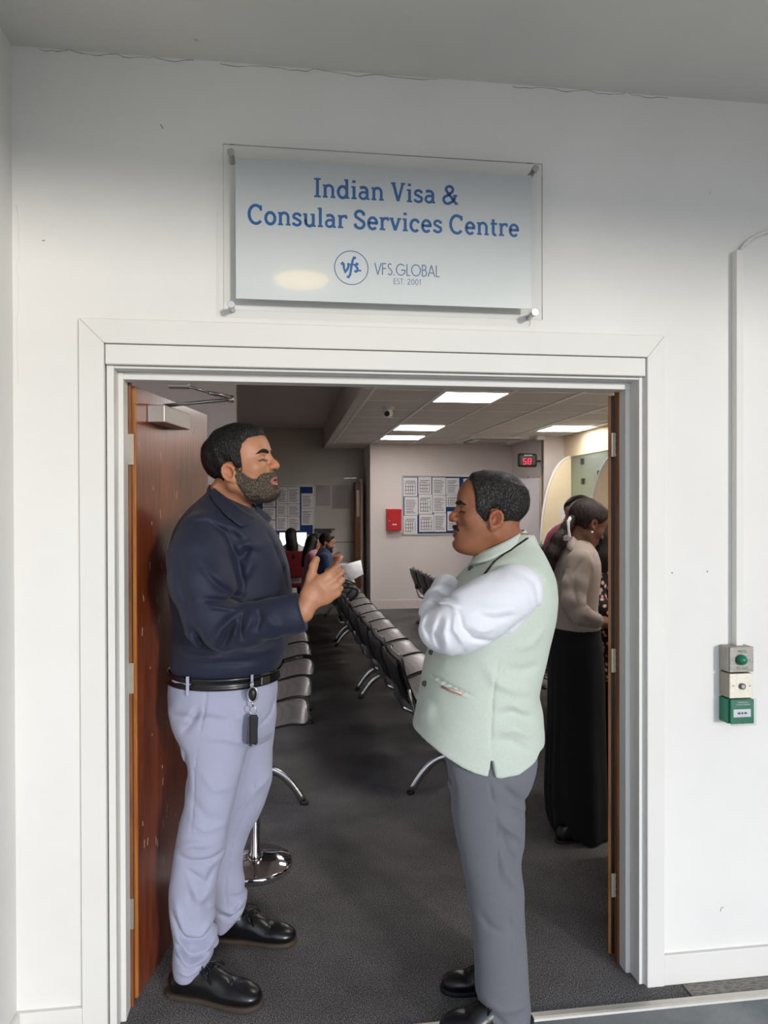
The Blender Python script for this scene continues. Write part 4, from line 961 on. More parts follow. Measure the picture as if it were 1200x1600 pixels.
def hairmat(name, dark, grey, amount, sc=(220, 220, 40)):
    m = M(name, hexc(*dark), .5); a = m.noise(1, 4, .7, sc); b = m.noise(1, 2, .5, (14, 14, 14))
    lo = .66-.22*amount
    m.base(m.ramp(a, [(0, hexc(*[v*.6 for v in dark])), (lo, hexc(*dark)), (lo+.07, hexc(*grey))])); m.bump(a, .8, .004); m.b.inputs['Specular IOR Level'].default_value = .35; return m.m
def cloth(name, rgb, weave=900, bump=.15, rough=.8, var=.05, sheen=.15, tint=None, **k):
    m = M(name, hexc(*rgb), rough, **k); a = m.noise(1, 2, .5, (weave, weave, weave*.25)); a2 = m.noise(1, 2, .5, (weave*.25, weave*.25, weave)); b = m.noise(6, 3)
    c = hexc(*rgb); lo = tuple(v*(1-var) for v in c[:3])+(1,); hi = tuple(min(1, v*(1+var)) for v in c[:3])+(1,)
    col = m.mix(m.ramp(a, [(.35, lo), (.65, hi)]), m.ramp(a2, [(.35, lo), (.65, hi)]), .5); m.base(col); m.bump(a, bump, .002); m.bump(a2, bump, .002)
    m.b.inputs['Sheen Weight'].default_value = sheen; return m.m
def limb(s, pts, rad, k=.02): return s.chain(pts, rad, k=k, kk=.02)
def hand(s, W, R, sc=1.0, curl=(.6, .6, .6, .6), thumb=(.5, .2), side=1, spread=0, k=.012):
    """W wrist, R columns: x along the fingers, y towards the thumb side*..., z out of the back of the hand"""
    W = _v(W); X, Yv, Z = R[:, 0], R[:, 1], R[:, 2]
    P = lambda a, b, c: W+(X*a+Yv*b+Z*c)*sc
    mcp = [(.088, .032, .004), (.092, .011, .008), (.087, -.010, .006), (.078, -.029, .001)]
    for i, q in enumerate(mcp):
        s.chain([P(0, q[1]*.5, 0), P(q[0]*.55, q[1]*.85, q[2]*.8), P(*q)], [.019*sc, .0165*sc, .0125*sc], k=k, kk=.01)
    s.chain([P(.02, .0, -.010), P(.062, -.022, -.010)], [.016*sc, .014*sc], k=.015)
    s.chain([P(.018, .02, -.008), P(.055, .030, -.010)], [.019*sc, .014*sc], k=.015)
    Ls = [(.044, .026, .022), (.048, .030, .023), (.044, .028, .022), (.035, .021, .020)]; rr = [.0098, .0100, .0096, .0086]
    for i, (q, l3) in enumerate(zip(mcp, Ls)):
        a = 0; p = P(*q); pts = [p]; c = curl[i] if isinstance(curl[i], (list, tuple)) else (curl[i], curl[i]*1.15, curl[i]*.8)
        for l, cu in zip(l3, c):
            a += cu; p = p+(X*math.cos(a)-Z*math.sin(a)+Yv*spread*(1.5-i))*l*sc; pts.append(p)
        s.chain(pts, [rr[i]*1.12*sc, rr[i]*sc, rr[i]*.93*sc, rr[i]*.8*sc], k=.0045, kk=.004)
    t0 = P(.012, .022, -.012); up, fw = thumb
    d1 = X*math.cos(up)+Yv*math.sin(up)-Z*fw; d1 /= np.linalg.norm(d1); d2 = X*math.cos(up-.25)+Yv*math.sin(up-.25)-Z*(fw+.25); d2 /= np.linalg.norm(d2)
    t1 = t0+d1*.042*sc; t2 = t1+d1*.031*sc; t3 = t2+d2*.021*sc
    s.chain([t0, t1, t2, t3], [.0175*sc, .0145*sc, .0125*sc, .0108*sc], k=.010, kk=.006)
    return s
SOLX = np.linspace(-.152, .152, 60)
SOLW = np.minimum(np.interp(SOLX, [-.15, -.10, -.02, .06, .11, .152], [.034, .036, .035, .047, .045, .044]), np.where(SOLX < -.11, .036*np.sqrt(np.clip(1-((SOLX+.112)/.041)**2, 0, 1)), np.where(SOLX > .085, .046*np.sqrt(np.clip(1-((SOLX-.085)/.068)**2, 0, 1)), 1)))
def shoe(parent, heel, toe, sc, mat, solemat, label=None, laces=True, z0=0.0):
    """one shoe: upper, sole, laces, lying along heel -> toe"""
    heel = np.array(heel, float); toe = np.array(toe, float); d = toe-heel; L_ = np.linalg.norm(d[:2]); ya = math.atan2(d[1], d[0])
    R = rot(ya); O = (heel+toe)/2; O[2] = z0; fr = Frame(O, R, L_/.30); up = S()
    w = lambda p: fr.w(p); q = fr.s
    up.seg(w((-.105, 0, .045)), w((-.07, 0, .052)), .037*q, .037*q, k=.02)
    up.seg(w((-.09, 0, .085)), w((-.07, 0, .092)), .036*q, .038*q, k=.02)
    up.ell(w((-.02, 0, .052)), (.07*q, .042*q, .040*q), k=.03, R=R)
    up.ell(w((.055, .002, .034)), (.075*q, .047*q, .030*q), k=.03, R=R)
    up.ell(w((.10, .0, .030)), (.048*q, .039*q, .023*q), k=.02, R=R)
    up.fn(lambda P: -(fr.loc(P)[:, 2]-.012)*q, O, .3, .004, 'int')
    up.fn(lambda P: (fr.loc(P)[:, 2]-.112-.25*np.minimum(fr.loc(P)[:, 0]+.08, 0))*q, O, .3, .006, 'int')
    for u in (.048, .062): up.stroke([w((u, -.045, .045)), w((u+.006, 0, .066)), w((u, .045, .045))], .006, -.0025)
    up.stroke([w((-.05, -.045, .045)), w((.0, -.045, .058)), w((.04, -.045, .02))], .003, -.0015); up.stroke([w((.085, -.04, .03)), w((.078, 0, .058)), w((.085, .04, .03))], .003, -.0018)
    A = min(O[0], 9)-.22*q, O[1]-.22*q, z0; Bq = O[0]+.22*q, O[1]+.22*q, z0+.15*q
    mesh_sdf('shoe_upper', up, A, Bq, .004, mat, parent, N=16)
    so = S()
    def sole(P):
        l = fr.loc(P); x = l[:, 0]; hw = np.interp(x, SOLX, SOLW)
        dd = np.maximum(np.abs(l[:, 1])-hw, np.abs(x)-.152); zz = np.abs(l[:, 2]-.0085)-.0085
        arch_ = np.where((x > -.06) & (x < .0), .0, 0)
        return smax(dd*.9, zz, .004)*q
    so.fn(sole, O, .3*q, .01)
    mesh_sdf('sole', so, A, Bq, .004, solemat, parent, N=16)
    if laces:
        b = B()
        for i, u in enumerate((-.028, -.012, .004, .020)):
            z = .106-.0105*i; b.tube([w((u, -.030, z-.014)), w((u+.004, -.012, z)), w((u+.004, .012, z)), w((u, .030, z-.014))], .0024*q, 6)
            if i < 3: b.tube([w((u, -.026, z-.010)), w((u+.018, .022, z-.010))], .002*q, 6)
        for s_ in (-1, 1): b.tube([w((-.026, 0, .106)), w((-.030, s_*.020, .116)), w((-.006, s_*.046, .100)), w((.012, s_*.046, .074)), w((.0, s_*.024, .098)), w((-.026, 0, .106))], .0022*q, 6)
        b.build('laces', BLACKPL, parent)
BLACKLEATHER = M('black leather', hexc(16, 16, 18), .3); BLACKLEATHER.bump(BLACKLEATHER.noise(300, 3), .15, .001); BLACKLEATHER.bump(BLACKLEATHER.noise(18, 3), .25, .006); BLACKLEATHER = BLACKLEATHER.m
SOLEBROWN = plain('brown welt sole', (64, 52, 42), .7); SOLEBLACK = plain('black sole', (22, 22, 22), .7)
def ringband(f, z0, z1, off, thick, mat, name, parent, n=72):
    """strap around a body: f(z) -> (cx, cy, a, b)"""
    rows = []
    for k in range(5):
        z = z0+(z1-z0)*k/4; cx, cy, a, b_ = f(z); rows.append([(cx+(a+off)*math.cos(t), cy+(b_+off)*math.sin(t), z) for t in [2*PI*j/n for j in range(n)]])
    return B().grid(rows, thick, closed=True).build(name, mat, parent)
def sleeve_end(s, a, b, r): return s

def brows(fr, O, mat, parent, **K):
    hf_ = head_field(ears=(), **K); f = S(); f.fn(lambda Q: hf_.eval(fr.loc(Q))*fr.s, O, .2, .01); wv_ = waves(91, 10, 260, .0005)
    def off(Q):
        l = fr.loc(Q); ay = np.abs(l[:, 1]); zc_ = np.interp(ay, [.006, .012, .028, .042, .052], [.018, .0205, .0240, .0225, .0165]); hw_ = np.interp(ay, [.005, .012, .03, .045, .053, .056], [-.002, .0056, .0058, .004, .0008, -.01])
        m = np.minimum(hw_-np.abs(l[:, 2]-zc_), np.where(l[:, 0] > .04, .01, -.01)); return -(np.clip(m*1.2, -.004, .003)+wv_(Q))
    f.add_disp(off); return mesh_sdf('eyebrows', f, np.array(O)-.17, np.array(O)+.19, .0026, mat, parent, drop=lambda Q: off(Q) > .0012)

def strands(src, fr, n, length, width, flow, lift, mat, name='hair_strands', seed=1, keep=None):
    """short tapered hairs rooted on a hair surface; flow(local points) gives the combing direction in the head frame"""
    me = src.data; nv = len(me.vertices); co = np.empty(nv*3, np.float32); me.vertices.foreach_get('co', co); no = np.empty(nv*3, np.float32); me.vertices.foreach_get('normal', no)
    co = co.reshape(-1, 3); no = no.reshape(-1, 3); off = np.array(parent_inv(src.parent).inverted().to_translation(), np.float32); r = np.random.RandomState(seed); W_ = co+off
    ids = r.randint(0, nv, n)
    if keep is not None: ids = ids[keep(fr.loc(W_[ids]))]
    n = len(ids); p = W_[ids]+r.randn(n, 3).astype(np.float32)*.0012; nn = no[ids]; l = fr.loc(p); d = flow(l)@fr.R.T; d = d-nn*(d*nn).sum(1)[:, None]; d /= np.linalg.norm(d, axis=1)[:, None]+1e-6
    d = d+nn*(lift*(.4+1.2*r.rand(n, 1)))+r.randn(n, 3)*.22; d /= np.linalg.norm(d, axis=1)[:, None]; L_ = (length*(.5+r.rand(n, 1))); sd = np.cross(d, nn); sd /= np.linalg.norm(sd, axis=1)[:, None]+1e-6
    a = p-nn*.001-sd*width; b = p-nn*.001+sd*width; m1 = p+d*L_*.55+nn*.0004-sd*width*.7; m2 = m1+sd*width*1.4; t = p+d*L_-nn*L_*.15
    V = np.stack([a, b, m2, m1, t], 1).reshape(-1, 3)-off; k = np.arange(n)[:, None]*5
    me2 = bpy.data.meshes.new(name); F = [tuple(q) for q in (k+[0, 1, 2, 3])]+[tuple(q) for q in (k+[3, 2, 4])]
    me2.from_pydata(V.tolist(), [], [tuple(int(v) for v in f) for f in F]); o = link(name, me2, mat, src, True); return o
def comb_head(l):
    d = np.zeros_like(l); d[:, 0] = np.where(l[:, 2] > .07, -.2, -.5); d[:, 1] = l[:, 1]*2; d[:, 2] = np.where(l[:, 2] > .07, .1, -1.0)*1.0; d[:, 0] += np.where((l[:, 0] > .02) & (l[:, 2] > .06), .9, 0); return d
def comb_beard(l):
    d = np.zeros_like(l); d[:, 0] = .35; d[:, 2] = -1; d[:, 1] = l[:, 1]*3; return d
# ================================================================== MAN IN THE NAVY SHIRT
def man_navy():
    e = empty('person', (-.16, .28, 0), 'tall man in a navy shirt and pale lilac trousers, gesturing with his hand', 'person')
    YM = .27; P = lambda x, y, d=YM: PY(x, y, d); c4 = lambda x, y, d=YM: PY(230+x/3.6375, 640+y/3.6375, d)
    c1 = lambda x, y, d=YM: PY(180+x/2.806, 1030+y/2.806, d)
    # ---- torso rings from the outline (back px, front px) at heights
    T = [(762, 326, 344, .05), (770, 324, 356, .08), (781, 310, 374, .11), (796, 294, 396, .165), (812, 281, 414, .20), (828, 272, 430, .215), (849, 266, 440, .225), (887, 262, 451, .22), (929, 264, 456, .215), (960, 268, 456.5, .21), (986, 270, 454, .205), (1010, 268, 451, .20), (1030, 266, 446, .195), (1046, 266.5, 437, .185), (1053, 270, 430, .175)]
    yb = lambda py: .27
    rings = []
    for py, l, r, b_ in T:
        a0, a1 = P(l, py), P(r, py); rings.append((a0[2], (a0[0]+a1[0])/2, YM+.01, (a1[0]-a0[0])/2, b_))
    sh = S(); sh.loft(rings, k=.03, pw=2.15)
    arm = [c4(310, 735, .10), c4(290, 850, .055), c4(305, 980, .02), c4(350, 1150, .0), c4(420, 1235, -.01), c4(560, 1225, -.03), c4(700, 1195, -.05), c4(830, 1160, -.06), c4(868, 1148, -.06)]
    rad = [.086, .095, .098, .082, .076, .070, .064, .057, .055]
    sh.chain(arm, rad, k=.035, kk=.02)
    farm = [c4(330, 680, .45), c4(320, 900, .50), c4(330, 1120, .50), c4(420, 1330, .46), c4(520, 1420, .42)]
    sh.chain(farm, [.085, .08, .065, .055, .05], k=.03, kk=.02)
    # sleeve end cut square to the forearm
    wv = _v(arm[-1])-_v(arm[-3]); wv /= np.linalg.norm(wv); pc = _v(c4(880, 1146, -.06))
    sh.fn(lambda Q: np.where(((Q-pc)**2).sum(1) < .15**2, (Q-pc)@wv, -.2), pc, .12, .004, 'int')
    zb = P(300, 1053)[2]
    N_ = (YM-.01, 1)
    st = lambda pts, w, h, d=0.0: sh.stroke([c4(a, b, d) for a, b in pts], w, h*1.65, N_)
    # armhole seam and sleeve folds
    st([(205, 640), (330, 640), (430, 700), (500, 840), (540, 1000), (530, 1100)], .010, -.009)
    st([(490, 790), (580, 770), (640, 800)], .014, .007); st([(520, 870), (575, 790)], .012, -.010); st([(540, 980), (600, 860)], .014, .006)
    st([(330, 1060), (430, 1075), (540, 1080)], .009, -.010); st([(360, 1090), (460, 1110), (530, 1110)], .008, .008)
    st([(370, 1350), (430, 1220), (530, 1130)], .011, .010); st([(430, 1340), (480, 1230), (550, 1140)], .010, -.012); st([(500, 1300), (520, 1200), (545, 1130)], .008, .009)
    st([(550, 1130), (540, 1220), (560, 1290)], .009, -.010); st([(600, 1110), (590, 1180), (560, 1250)], .010, .008); st([(640, 1110), (650, 1160), (630, 1230)], .009, -.008)
    st([(690, 1110), (700, 1170), (760, 1210)], .012, .006); st([(640, 1290), (740, 1300), (800, 1250)], .010, -.006); st([(340, 900), (450, 960), (520, 1060)], .016, .006)
    st([(300, 860), (420, 1000), (500, 1060)], .010, -.006); st([(180, 780), (200, 950), (260, 1150)], .014, -.006); st([(440, 640), (480, 720), (560, 830)], .014, -.006)
    st([(400, 640), (520, 700), (600, 760)], .014, .005); st([(250, 1180), (330, 1330), (420, 1385)], .012, -.010); st([(150, 1250), (250, 1300), (330, 1400)], .014, .008)
    st([(140, 1400), (240, 1440), (420, 1440)], .014, .009); st([(500, 1400), (640, 1410), (760, 1400)], .016, .007); st([(240, 1480), (420, 1470), (600, 1470)], .010, -.005); st([(700, 1290), (800, 1330), (800, 1400)], .012, -.006)
    st([(664, 690), (720, 800), (770, 930), (792, 1050)], .0035, -.005); st([(690, 690), (748, 800), (796, 930), (812, 1040)], .004, .002)
    sh.add_disp(waves(21, 10, 22, .0024, (1, 1, .6))); sh.add_disp(waves(22, 10, 55, .0009))
    lo = (-.62, -.2, zb-.01); hi = (.16, .66, P(300, 740)[2])
    NAVY = cloth('navy shirt cotton', (26, 31, 52), 700, .25, .66, sheen=.06, Specular_IOR_Level=.42)
    mesh_sdf('shirt', sh, lo, hi, .0055, NAVY, e)
    # cuff
    Rf = np.stack([wv, np.cross((0, 0, 1), wv)/np.linalg.norm(np.cross((0, 0, 1), wv)), np.zeros(3)], 1); Rf[:, 2] = np.cross(Rf[:, 0], Rf[:, 1])
    rows = []
    for t in (-.055, -.028, .002):
        rows.append([tuple(pc+Rf[:, 0]*t+(Rf[:, 1]*math.cos(q)+Rf[:, 2]*math.sin(q))*(.0585 if t < -.03 else .0572)) for q in [2*PI*k/40 for k in range(40)]])
    B().grid(rows, .003, closed=True).build('cuff', NAVY, e)
    # collar: near flap, far flap, stand
    def sheet(rows, nm, th=.005, mat=NAVY, push=0):
        rr = []
        for u in [i/6 for i in range(7)]:
            line = []
            for a, b in rows:
                p = np.array(a)*(1-u)+np.array(b)*u
                if push and p[1] < .235:
                    q = p.copy(); k = 0
                    while k < 60 and sh.eval(q[None].astype(np.float32))[0] < .007+.007*u: q = q+np.array([.0008, -.004, .0]); k += 1
                    p = q
                line.append(tuple(p))
            rr.append(line)
        return B().grid(rr, th).build(nm, mat, e)
    def dens(ps, m=5):
        ps = [np.array(p) for p in ps]; out = []
        for i in range(len(ps)-1):
            p0, p1, p2, p3 = ps[max(i-1, 0)], ps[i], ps[i+1], ps[min(i+2, len(ps)-1)]
            for k in range(m): t = k/m; out.append(.5*((2*p1)+(p2-p0)*t+(2*p0-5*p1+4*p2-p3)*t*t+(-p0+3*p1-3*p2+p3)*t**3))
        return out+[ps[-1]]
    upn = dens([c4(352, 425, .33), c4(372, 440, .24), c4(420, 475, .175), c4(500, 535, .145), c4(560, 575, .16), c4(604, 603, .19)]); lon = dens([c4(338, 455, .34), c4(352, 490, .22), c4(410, 560, .13), c4(475, 618, .085), c4(545, 662, .088), c4(612, 612, .165)])
    sheet(list(zip(upn, lon)), 'collar', push=1)
    upf = dens([c4(352, 425, .33), c4(420, 452, .43), c4(520, 500, .42), c4(612, 540, .34), c4(612, 580, .27), c4(608, 603, .20)]); lof = dens([c4(338, 455, .34), c4(400, 490, .47), c4(560, 530, .45), c4(697, 600, .33), c4(690, 640, .26), c4(640, 650, .20)])
    sheet(list(zip(upf, lof)), 'collar')
    # dark inside of the collar opening
    bt = B()
    for q in ((655, 672), (748, 880), (786, 1010)): c = c4(q[0]+8, q[1], .13); bt.sphere(c, .0055, sc=(.6, 1, 1), seg=12)
    # ---- trousers
    tr = S()
    pel = []
    for py, l, r, b_ in [(1049, 268, 432, .172), (1066, 264.5, 433, .178), (1085, 264, 433, .182), (1105, 265.5, 431, .184), (1125, 270, 430, .182), (1142, 276, 428, .165), (1158, 285, 420, .13)]:
        a0, a1 = P(l, py), P(r, py); pel.append((a0[2], (a0[0]+a1[0])/2, YM, (a1[0]-a0[0])/2, b_))
    tr.loft(pel, k=.03, pw=2.2)
    def leg(tab):
        R_ = []
        for py, l, r, y, b_ in tab:
            a0, a1 = PY(l, py, y), PY(r, py, y); R_.append((a0[2], (a0[0]+a1[0])/2, y, (a1[0]-a0[0])/2, b_))
        return R_
    near = [(1110, 266, 405, .175, .105), (1140, 273, 398, .172, .105), (1169, 283, 391, .17, .102), (1200, 289, 385, .168, .098), (1229, 290, 376, .166, .094), (1260, 287, 370, .165, .09), (1290, 279, 363, .165, .087), (1326, 273, 357, .165, .085), (1351, 270, 346, .167, .082), (1386, 265.5, 338, .17, .080), (1422, 265.5, 336, .175, .076), (1450, 269, 336.5, .178, .074), (1472, 272, 340, .18, .074), (1495, 269.5, 334, .182, .074), (1512, 270, 322, .182, .070), (1525, 272, 312, .182, .066)]
    tr.loft(leg(near), k=.03, pw=2.1)
    far = [(1110, 340, 431, .37, .10), (1140, 335, 429, .375, .10), (1172, 330, 426.5, .38, .098), (1222, 325, 426, .39, .092), (1258, 322, 415, .40, .088), (1283, 318, 403, .41, .085), (1301, 315, 391, .415, .083), (1333, 312, 380, .42, .08), (1358, 315, 378.5, .43, .076), (1386, 322, 385, .44, .072), (1410, 326, 387, .445, .068), (1428, 330, 381, .45, .066), (1442, 335, 366, .452, .06), (1450, 337, 356, .452, .055)]
    tr.loft(leg(far), k=.03, pw=2.1)
    tr.seg(P(345, 1130, .27), P(345, 1165, .27), .07, .05, k=.05)
    sn = lambda pts, w, h: tr.stroke([c1(a, b, .1) for a, b in pts], w, h*1.5, (.30, 1))
    sn([(590, 385), (560, 520), (520, 680), (480, 850)], .010, -.010)
    sn([(400, 120), (395, 220), (372, 320)], .0035, -.005); sn([(375, 330), (350, 480), (345, 640), (330, 790)], .0028, -.003)
    sn([(600, 380), (480, 330), (400, 330)], .012, .005); sn([(600, 330), (500, 250), (420, 230)], .014, -.005); sn([(290, 330), (330, 280), (372, 210)], .012, -.009); sn([(285, 385), (300, 420), (310, 600)], .010, -.007)
    sn([(260, 860), (330, 880), (420, 875), (490, 850)], .010, -.008); sn([(270, 830), (340, 800), (430, 800)], .012, .007); sn([(440, 1000), (380, 1050), (300, 940)], .016, .007); sn([(440, 900), (400, 980), (300, 900)], .010, -.006)
    sn([(260, 1060), (300, 1190), (380, 1210), (430, 1160)], .014, .010); sn([(250, 1130), (300, 1235), (380, 1245), (440, 1190)], .010, -.012)
    sn([(260, 1230), (330, 1290), (400, 1280), (455, 1240)], .010, .012); sn([(262, 1265), (330, 1315), (410, 1310)], .008, -.012); sn([(258, 1290), (320, 1345), (400, 1330)], .008, .010); sn([(262, 1330), (320, 1368), (370, 1355)], .006, -.008)
    sn([(262, 1385), (320, 1395), (370, 1375)], .005, .004); sn([(380, 480), (440, 560), (520, 560)], .012, .003); sn([(330, 600), (400, 680), (480, 700)], .014, -.003); sn([(420, 130), (520, 150), (580, 130)], .008, -.0025); sn([(330, 700), (400, 740), (500, 720)], .010, .003); sn([(290, 920), (330, 1000), (330, 1080)], .012, -.004); sn([(390, 1050), (400, 1120), (430, 1150)], .010, -.005)
    sf_ = lambda pts, w, h: tr.stroke([c1(a, b, .35) for a, b in pts], w, h*1.5, (.60, 1))
    sf_([(620, 400), (610, 560), (520, 760), (480, 1000), (490, 1150)], .0035, -.004); sf_([(450, 1140), (500, 1165), (560, 1120)], .008, -.008); sf_([(450, 1110), (520, 1130), (575, 1070)], .009, .009); sf_([(500, 1050), (560, 1070), (578, 1020)], .008, -.006)
    sf_([(560, 640), (610, 560), (690, 500)], .014, .005); sf_([(640, 220), (690, 180), (700, 120)], .006, -.006)
    tr.add_disp(waves(31, 10, 20, .0022, (1, 1, .7))); tr.add_disp(waves(32, 10, 60, .0009))
    ztr = P(300, 1055)[2]
    LIL = cloth('pale lilac chino', (160, 162, 184), 800, .12, .85, sheen=.1)
    mesh_sdf('trousers', tr, (-.55, -.02, .05), (.14, .62, ztr+.005), .0055, LIL, e)
    # waistband, belt, loops, buckle
    A = np.array(sorted(pel+rings[-3:])); fz = lambda z: tuple(np.interp(z, A[:, 0], A[:, i]) for i in (1, 2, 3, 4))
    z_t, z_b = P(320, 1043)[2], P(320, 1061)[2]
    ringband(fz, z_b, z_t, .0095, .004, BLACKLEATHER, 'belt', e)
    def onband(px, z):
        x = PY(px, 1052, .1)[0]; cx, cyy, a, b_ = fz(z); u = max(-.999, min(.999, (x-cx)/(a+.0145))); return Vector((x, cyy-(b_+.0165)*math.sqrt(1-u*u), z))
    for px in (293, 394):
        p0 = onband(px, z_b-.01); p1 = onband(px-.5, z_t+.004); B().obox((p0+p1)/2+Vector((0, -.003, 0)), (.010, .004, (p1-p0).length+.008), math.atan2((onband(px+3, z_b)-p0).y, (onband(px+3, z_b)-p0).x), .001).build('belt_loop', LIL, e)
    bk = B(); pb = onband(414, (z_t+z_b)/2+.002); qd_ = onband(417, (z_t+z_b)/2)-onband(411, (z_t+z_b)/2); ab = math.atan2(qd_.y, qd_.x)
    bk.obox(pb+Vector((0, -.004, 0)), (.042, .005, .038), ab, .002).build('buckle', STEEL, e)
    # ---- shoes
    s1 = empty('shoe', (0, 0, 0)); s1.parent = e; s1.location = (0, 0, 0)
    shoe(s1, (-.405, .205, 0), (-.082, .085, 0), 1, BLACKLEATHER, SOLEBROWN)
    s2 = empty('shoe', (0, 0, 0)); s2.parent = e
    shoe(s2, (-.285, .500, 0), (.035, .425, 0), 1, BLACKLEATHER, SOLEBROWN)
    # ---- body
    O = P(378, 728, .235); fr = Frame(O, rot(-.36, .22, .02), 1.15)
    bd = S(); hf = head_field(open_mouth=.007, nose=.6, jaw=1.12, ear_dz=-.020); hf.ell((.030, 0, -.088), (.048, .044, .023), k=.03)
    bd.fn(lambda Q: hf.eval(fr.loc(Q))*fr.s, O, .17, .02)
    bd.chain([fr.w((-.030, 0, -.045)), P(361, 776, .27), P(352, 806, .28)], [.066, .070, .085], k=.025, kk=.02)
    inner = [(r[0], r[1], r[2], r[3]-.02, r[4]-.025) for r in rings if r[0] > zb]
    bd.loft([(z, a, b, c*.93, d*.9) for z, a, b, c, d in inner], k=.03)
    bd.chain(arm, [r-.030 for r in rad], k=.03); bd.chain(farm, [.05, .05, .04, .034, .03], k=.03)
    bd.loft([(z, a, b, c-.02, d-.02) for z, a, b, c, d in pel], k=.02)
    for tb in (near, far): bd.loft([(z, a, b, c*.72, d*.72) for z, a, b, c, d in leg(tb)], k=.02)
    bd.seg((-.33, .18, .12), (-.30, .165, .07), .04, .035, k=.02); bd.seg((-.235, .465, .2), (-.23, .475, .07), .036, .033, k=.02)
    # forearm and hand (thumb up, fingers curled away from us)
    W = _v(c4(922, 1078, -.06)); bd.chain([arm[-2], _v(pc), W], [.036, .0325, .028], k=.01, kk=.02)
    K = _v(c4(1045, 998, -.055)); X = K-W; X /= np.linalg.norm(X); Z = _v((-.05, -1, -.1)); Z = Z-X*(Z@X); Z /= np.linalg.norm(Z); Yh = np.cross(Z, X)
    R = np.stack([X, Yh, Z], 1)
    hand(bd, W, R, 1.06, curl=[(.75, 1.2, .8), (.85, 1.3, .8), (.95, 1.35, .8), (1.05, 1.35, .8)], thumb=(.80, .05))
    skin = hexc(178, 124, 92); lip = hexc(168, 96, 92)
    hw = fr.w
    col = skin_colors(fr, skin, lip)
    zc = zb
    mesh_sdf('body', bd, (-.6, -.22, .04), (.32, .66, 2.0), .0032, SKINM, e, color=col, N=24)
    # ---- hair
    hm = hairmat('short black hair', (16, 15, 15), (70, 68, 66), .55, (260, 260, 120))
    hb = S(); hb.fn(lambda Q: head_nf.eval(fr.loc(Q))*fr.s, O, .2, .01); head_nf = head_field(ears=(), jaw=1.12, nose=.6)
    xs = [-.13, -.09, -.06, -.038, -.030, -.018, .004, .010, .016, .028, .034, .046, .060, .075, .1]; zs = [-.055, -.075, -.075, -.055, -.03, .012, .010, -.02, -.030, -.022, .03, .055, .068, .072, .075]
    wv1 = waves(41, 16, 110, .0016, (1, 1, .5)); wv2 = waves(42, 10, 40, .0012)
    def hair_off(Q):
        l = fr.loc(Q); zb_ = np.interp(l[:, 0], xs, zs); m = l[:, 2]-zb_+wv1(Q)*1.5
        th = np.clip(m*.45, -.006, .0095)+.001*sst(l[:, 2], .07, .13)*(m > .005)+.004*sst(l[:, 0], .02, .07)*sst(l[:, 2], .06, .1)
        return -(th*.9+(wv1(Q)+wv2(Q))*(m > .004))
    hb.add_disp(hair_off)
    ho_ = mesh_sdf('hair', hb, np.array(O)-.19, np.array(O)+.19, .003, hm, e, drop=lambda Q: hair_off(Q) > .0022)
    strands(ho_, fr, 15000, .010, .0005, comb_head, .32, hm)
    bm_ = hairmat('greying beard', (52, 42, 35), (122, 108, 92), .8, (300, 300, 300))
    bb = S(); bb.fn(lambda Q: head_f2.eval(fr.loc(Q))*fr.s, O, .2, .01); head_f2 = head_field(ears=(), open_mouth=.007, nose=.6, jaw=1.12); head_f2.ell((.030, 0, -.088), (.048, .044, .023), k=.03)
    wb = waves(43, 16, 160, .0014)
    def beard_off(Q):
        l = fr.loc(Q); x, y, z = l[:, 0], l[:, 1], l[:, 2]
        top = np.interp(x, [.0, .012, .03, .045, .058, .068, .076, .2], [-.012, -.012, -.034, -.050, -.056, -.046, -.042, -.042])
        m = np.minimum(top-z, np.minimum(z+.132, (x-.002-.25*np.maximum(-.05-z, 0))*1.3))
        lipd = np.sqrt(((x-.09)/.028)**2+(y/.024)**2+((z+.069)/.0135)**2)-1
        m = np.minimum(m, lipd*.014); nd = np.sqrt((x-.112)**2+(y)**2+(z+.028)**2)-.021; m = np.minimum(m, nd)
        ck = np.interp(x, [.04, .07, .085], [1, 1, 1]); th = np.clip(m*.5, -.005, .0042)
        return -(th*1.1+wb(Q)*(m > .003))
    bb.add_disp(beard_off)
    bo_ = mesh_sdf('beard', bb, np.array(O)-.18, np.array(O)+.16, .003, bm_, e, drop=lambda Q: beard_off(Q) > .0022)
    strands(bo_, fr, 9000, .006, .00045, comb_beard, .35, bm_, 'beard_strands', 2)
    brows(fr, O, hairmat('black brow hair', (18, 15, 14), (40, 34, 30), .2, (300, 300, 300)), e, jaw=1.12, nose=.6)
    return e, fr, fz
MAN1, FR1, FZ1 = man_navy()
# key fob clipped to the belt loop
kf = empty('key_fob', PY(395, 1080, .06), 'black key holder on a steel clip hanging from the belt loop', 'key fob')
def kfp(px, py, y=.055): return PY(px, py, y)
B().tube([kfp(393, 1066), kfp(391, 1072), kfp(394, 1076), kfp(396, 1070), kfp(394, 1064)], .0016, 8).build('clip', STEEL, kf)
c = kfp(393, 1085); b = B(); b.sphere((c[0]+.004, c[1], c[2]), .02, sc=(.62, .5, 1.1)); b.build('reel', BLACKPL, kf)
B().tube([(c[0]+.004+.016*math.cos(t), c[1]-.004, c[2]+.024*math.sin(t)) for t in [2*PI*k/24 for k in range(24)]], .002, 6, closed=True).build('reel_rim', STEEL, kf)
B().tube([kfp(394.5, 1096), kfp(395, 1104)], .003, 8).build('link', STEEL, kf)
c = kfp(395, 1110); B().tube([(c[0]+.011*math.cos(t), c[1], c[2]+.012*math.sin(t)) for t in [2*PI*k/20 for k in range(20)]], .0016, 6, closed=True).build('split_ring', CHROME, kf)
a = kfp(388, 1165, .05); b_ = kfp(402.5, 1117, .05)
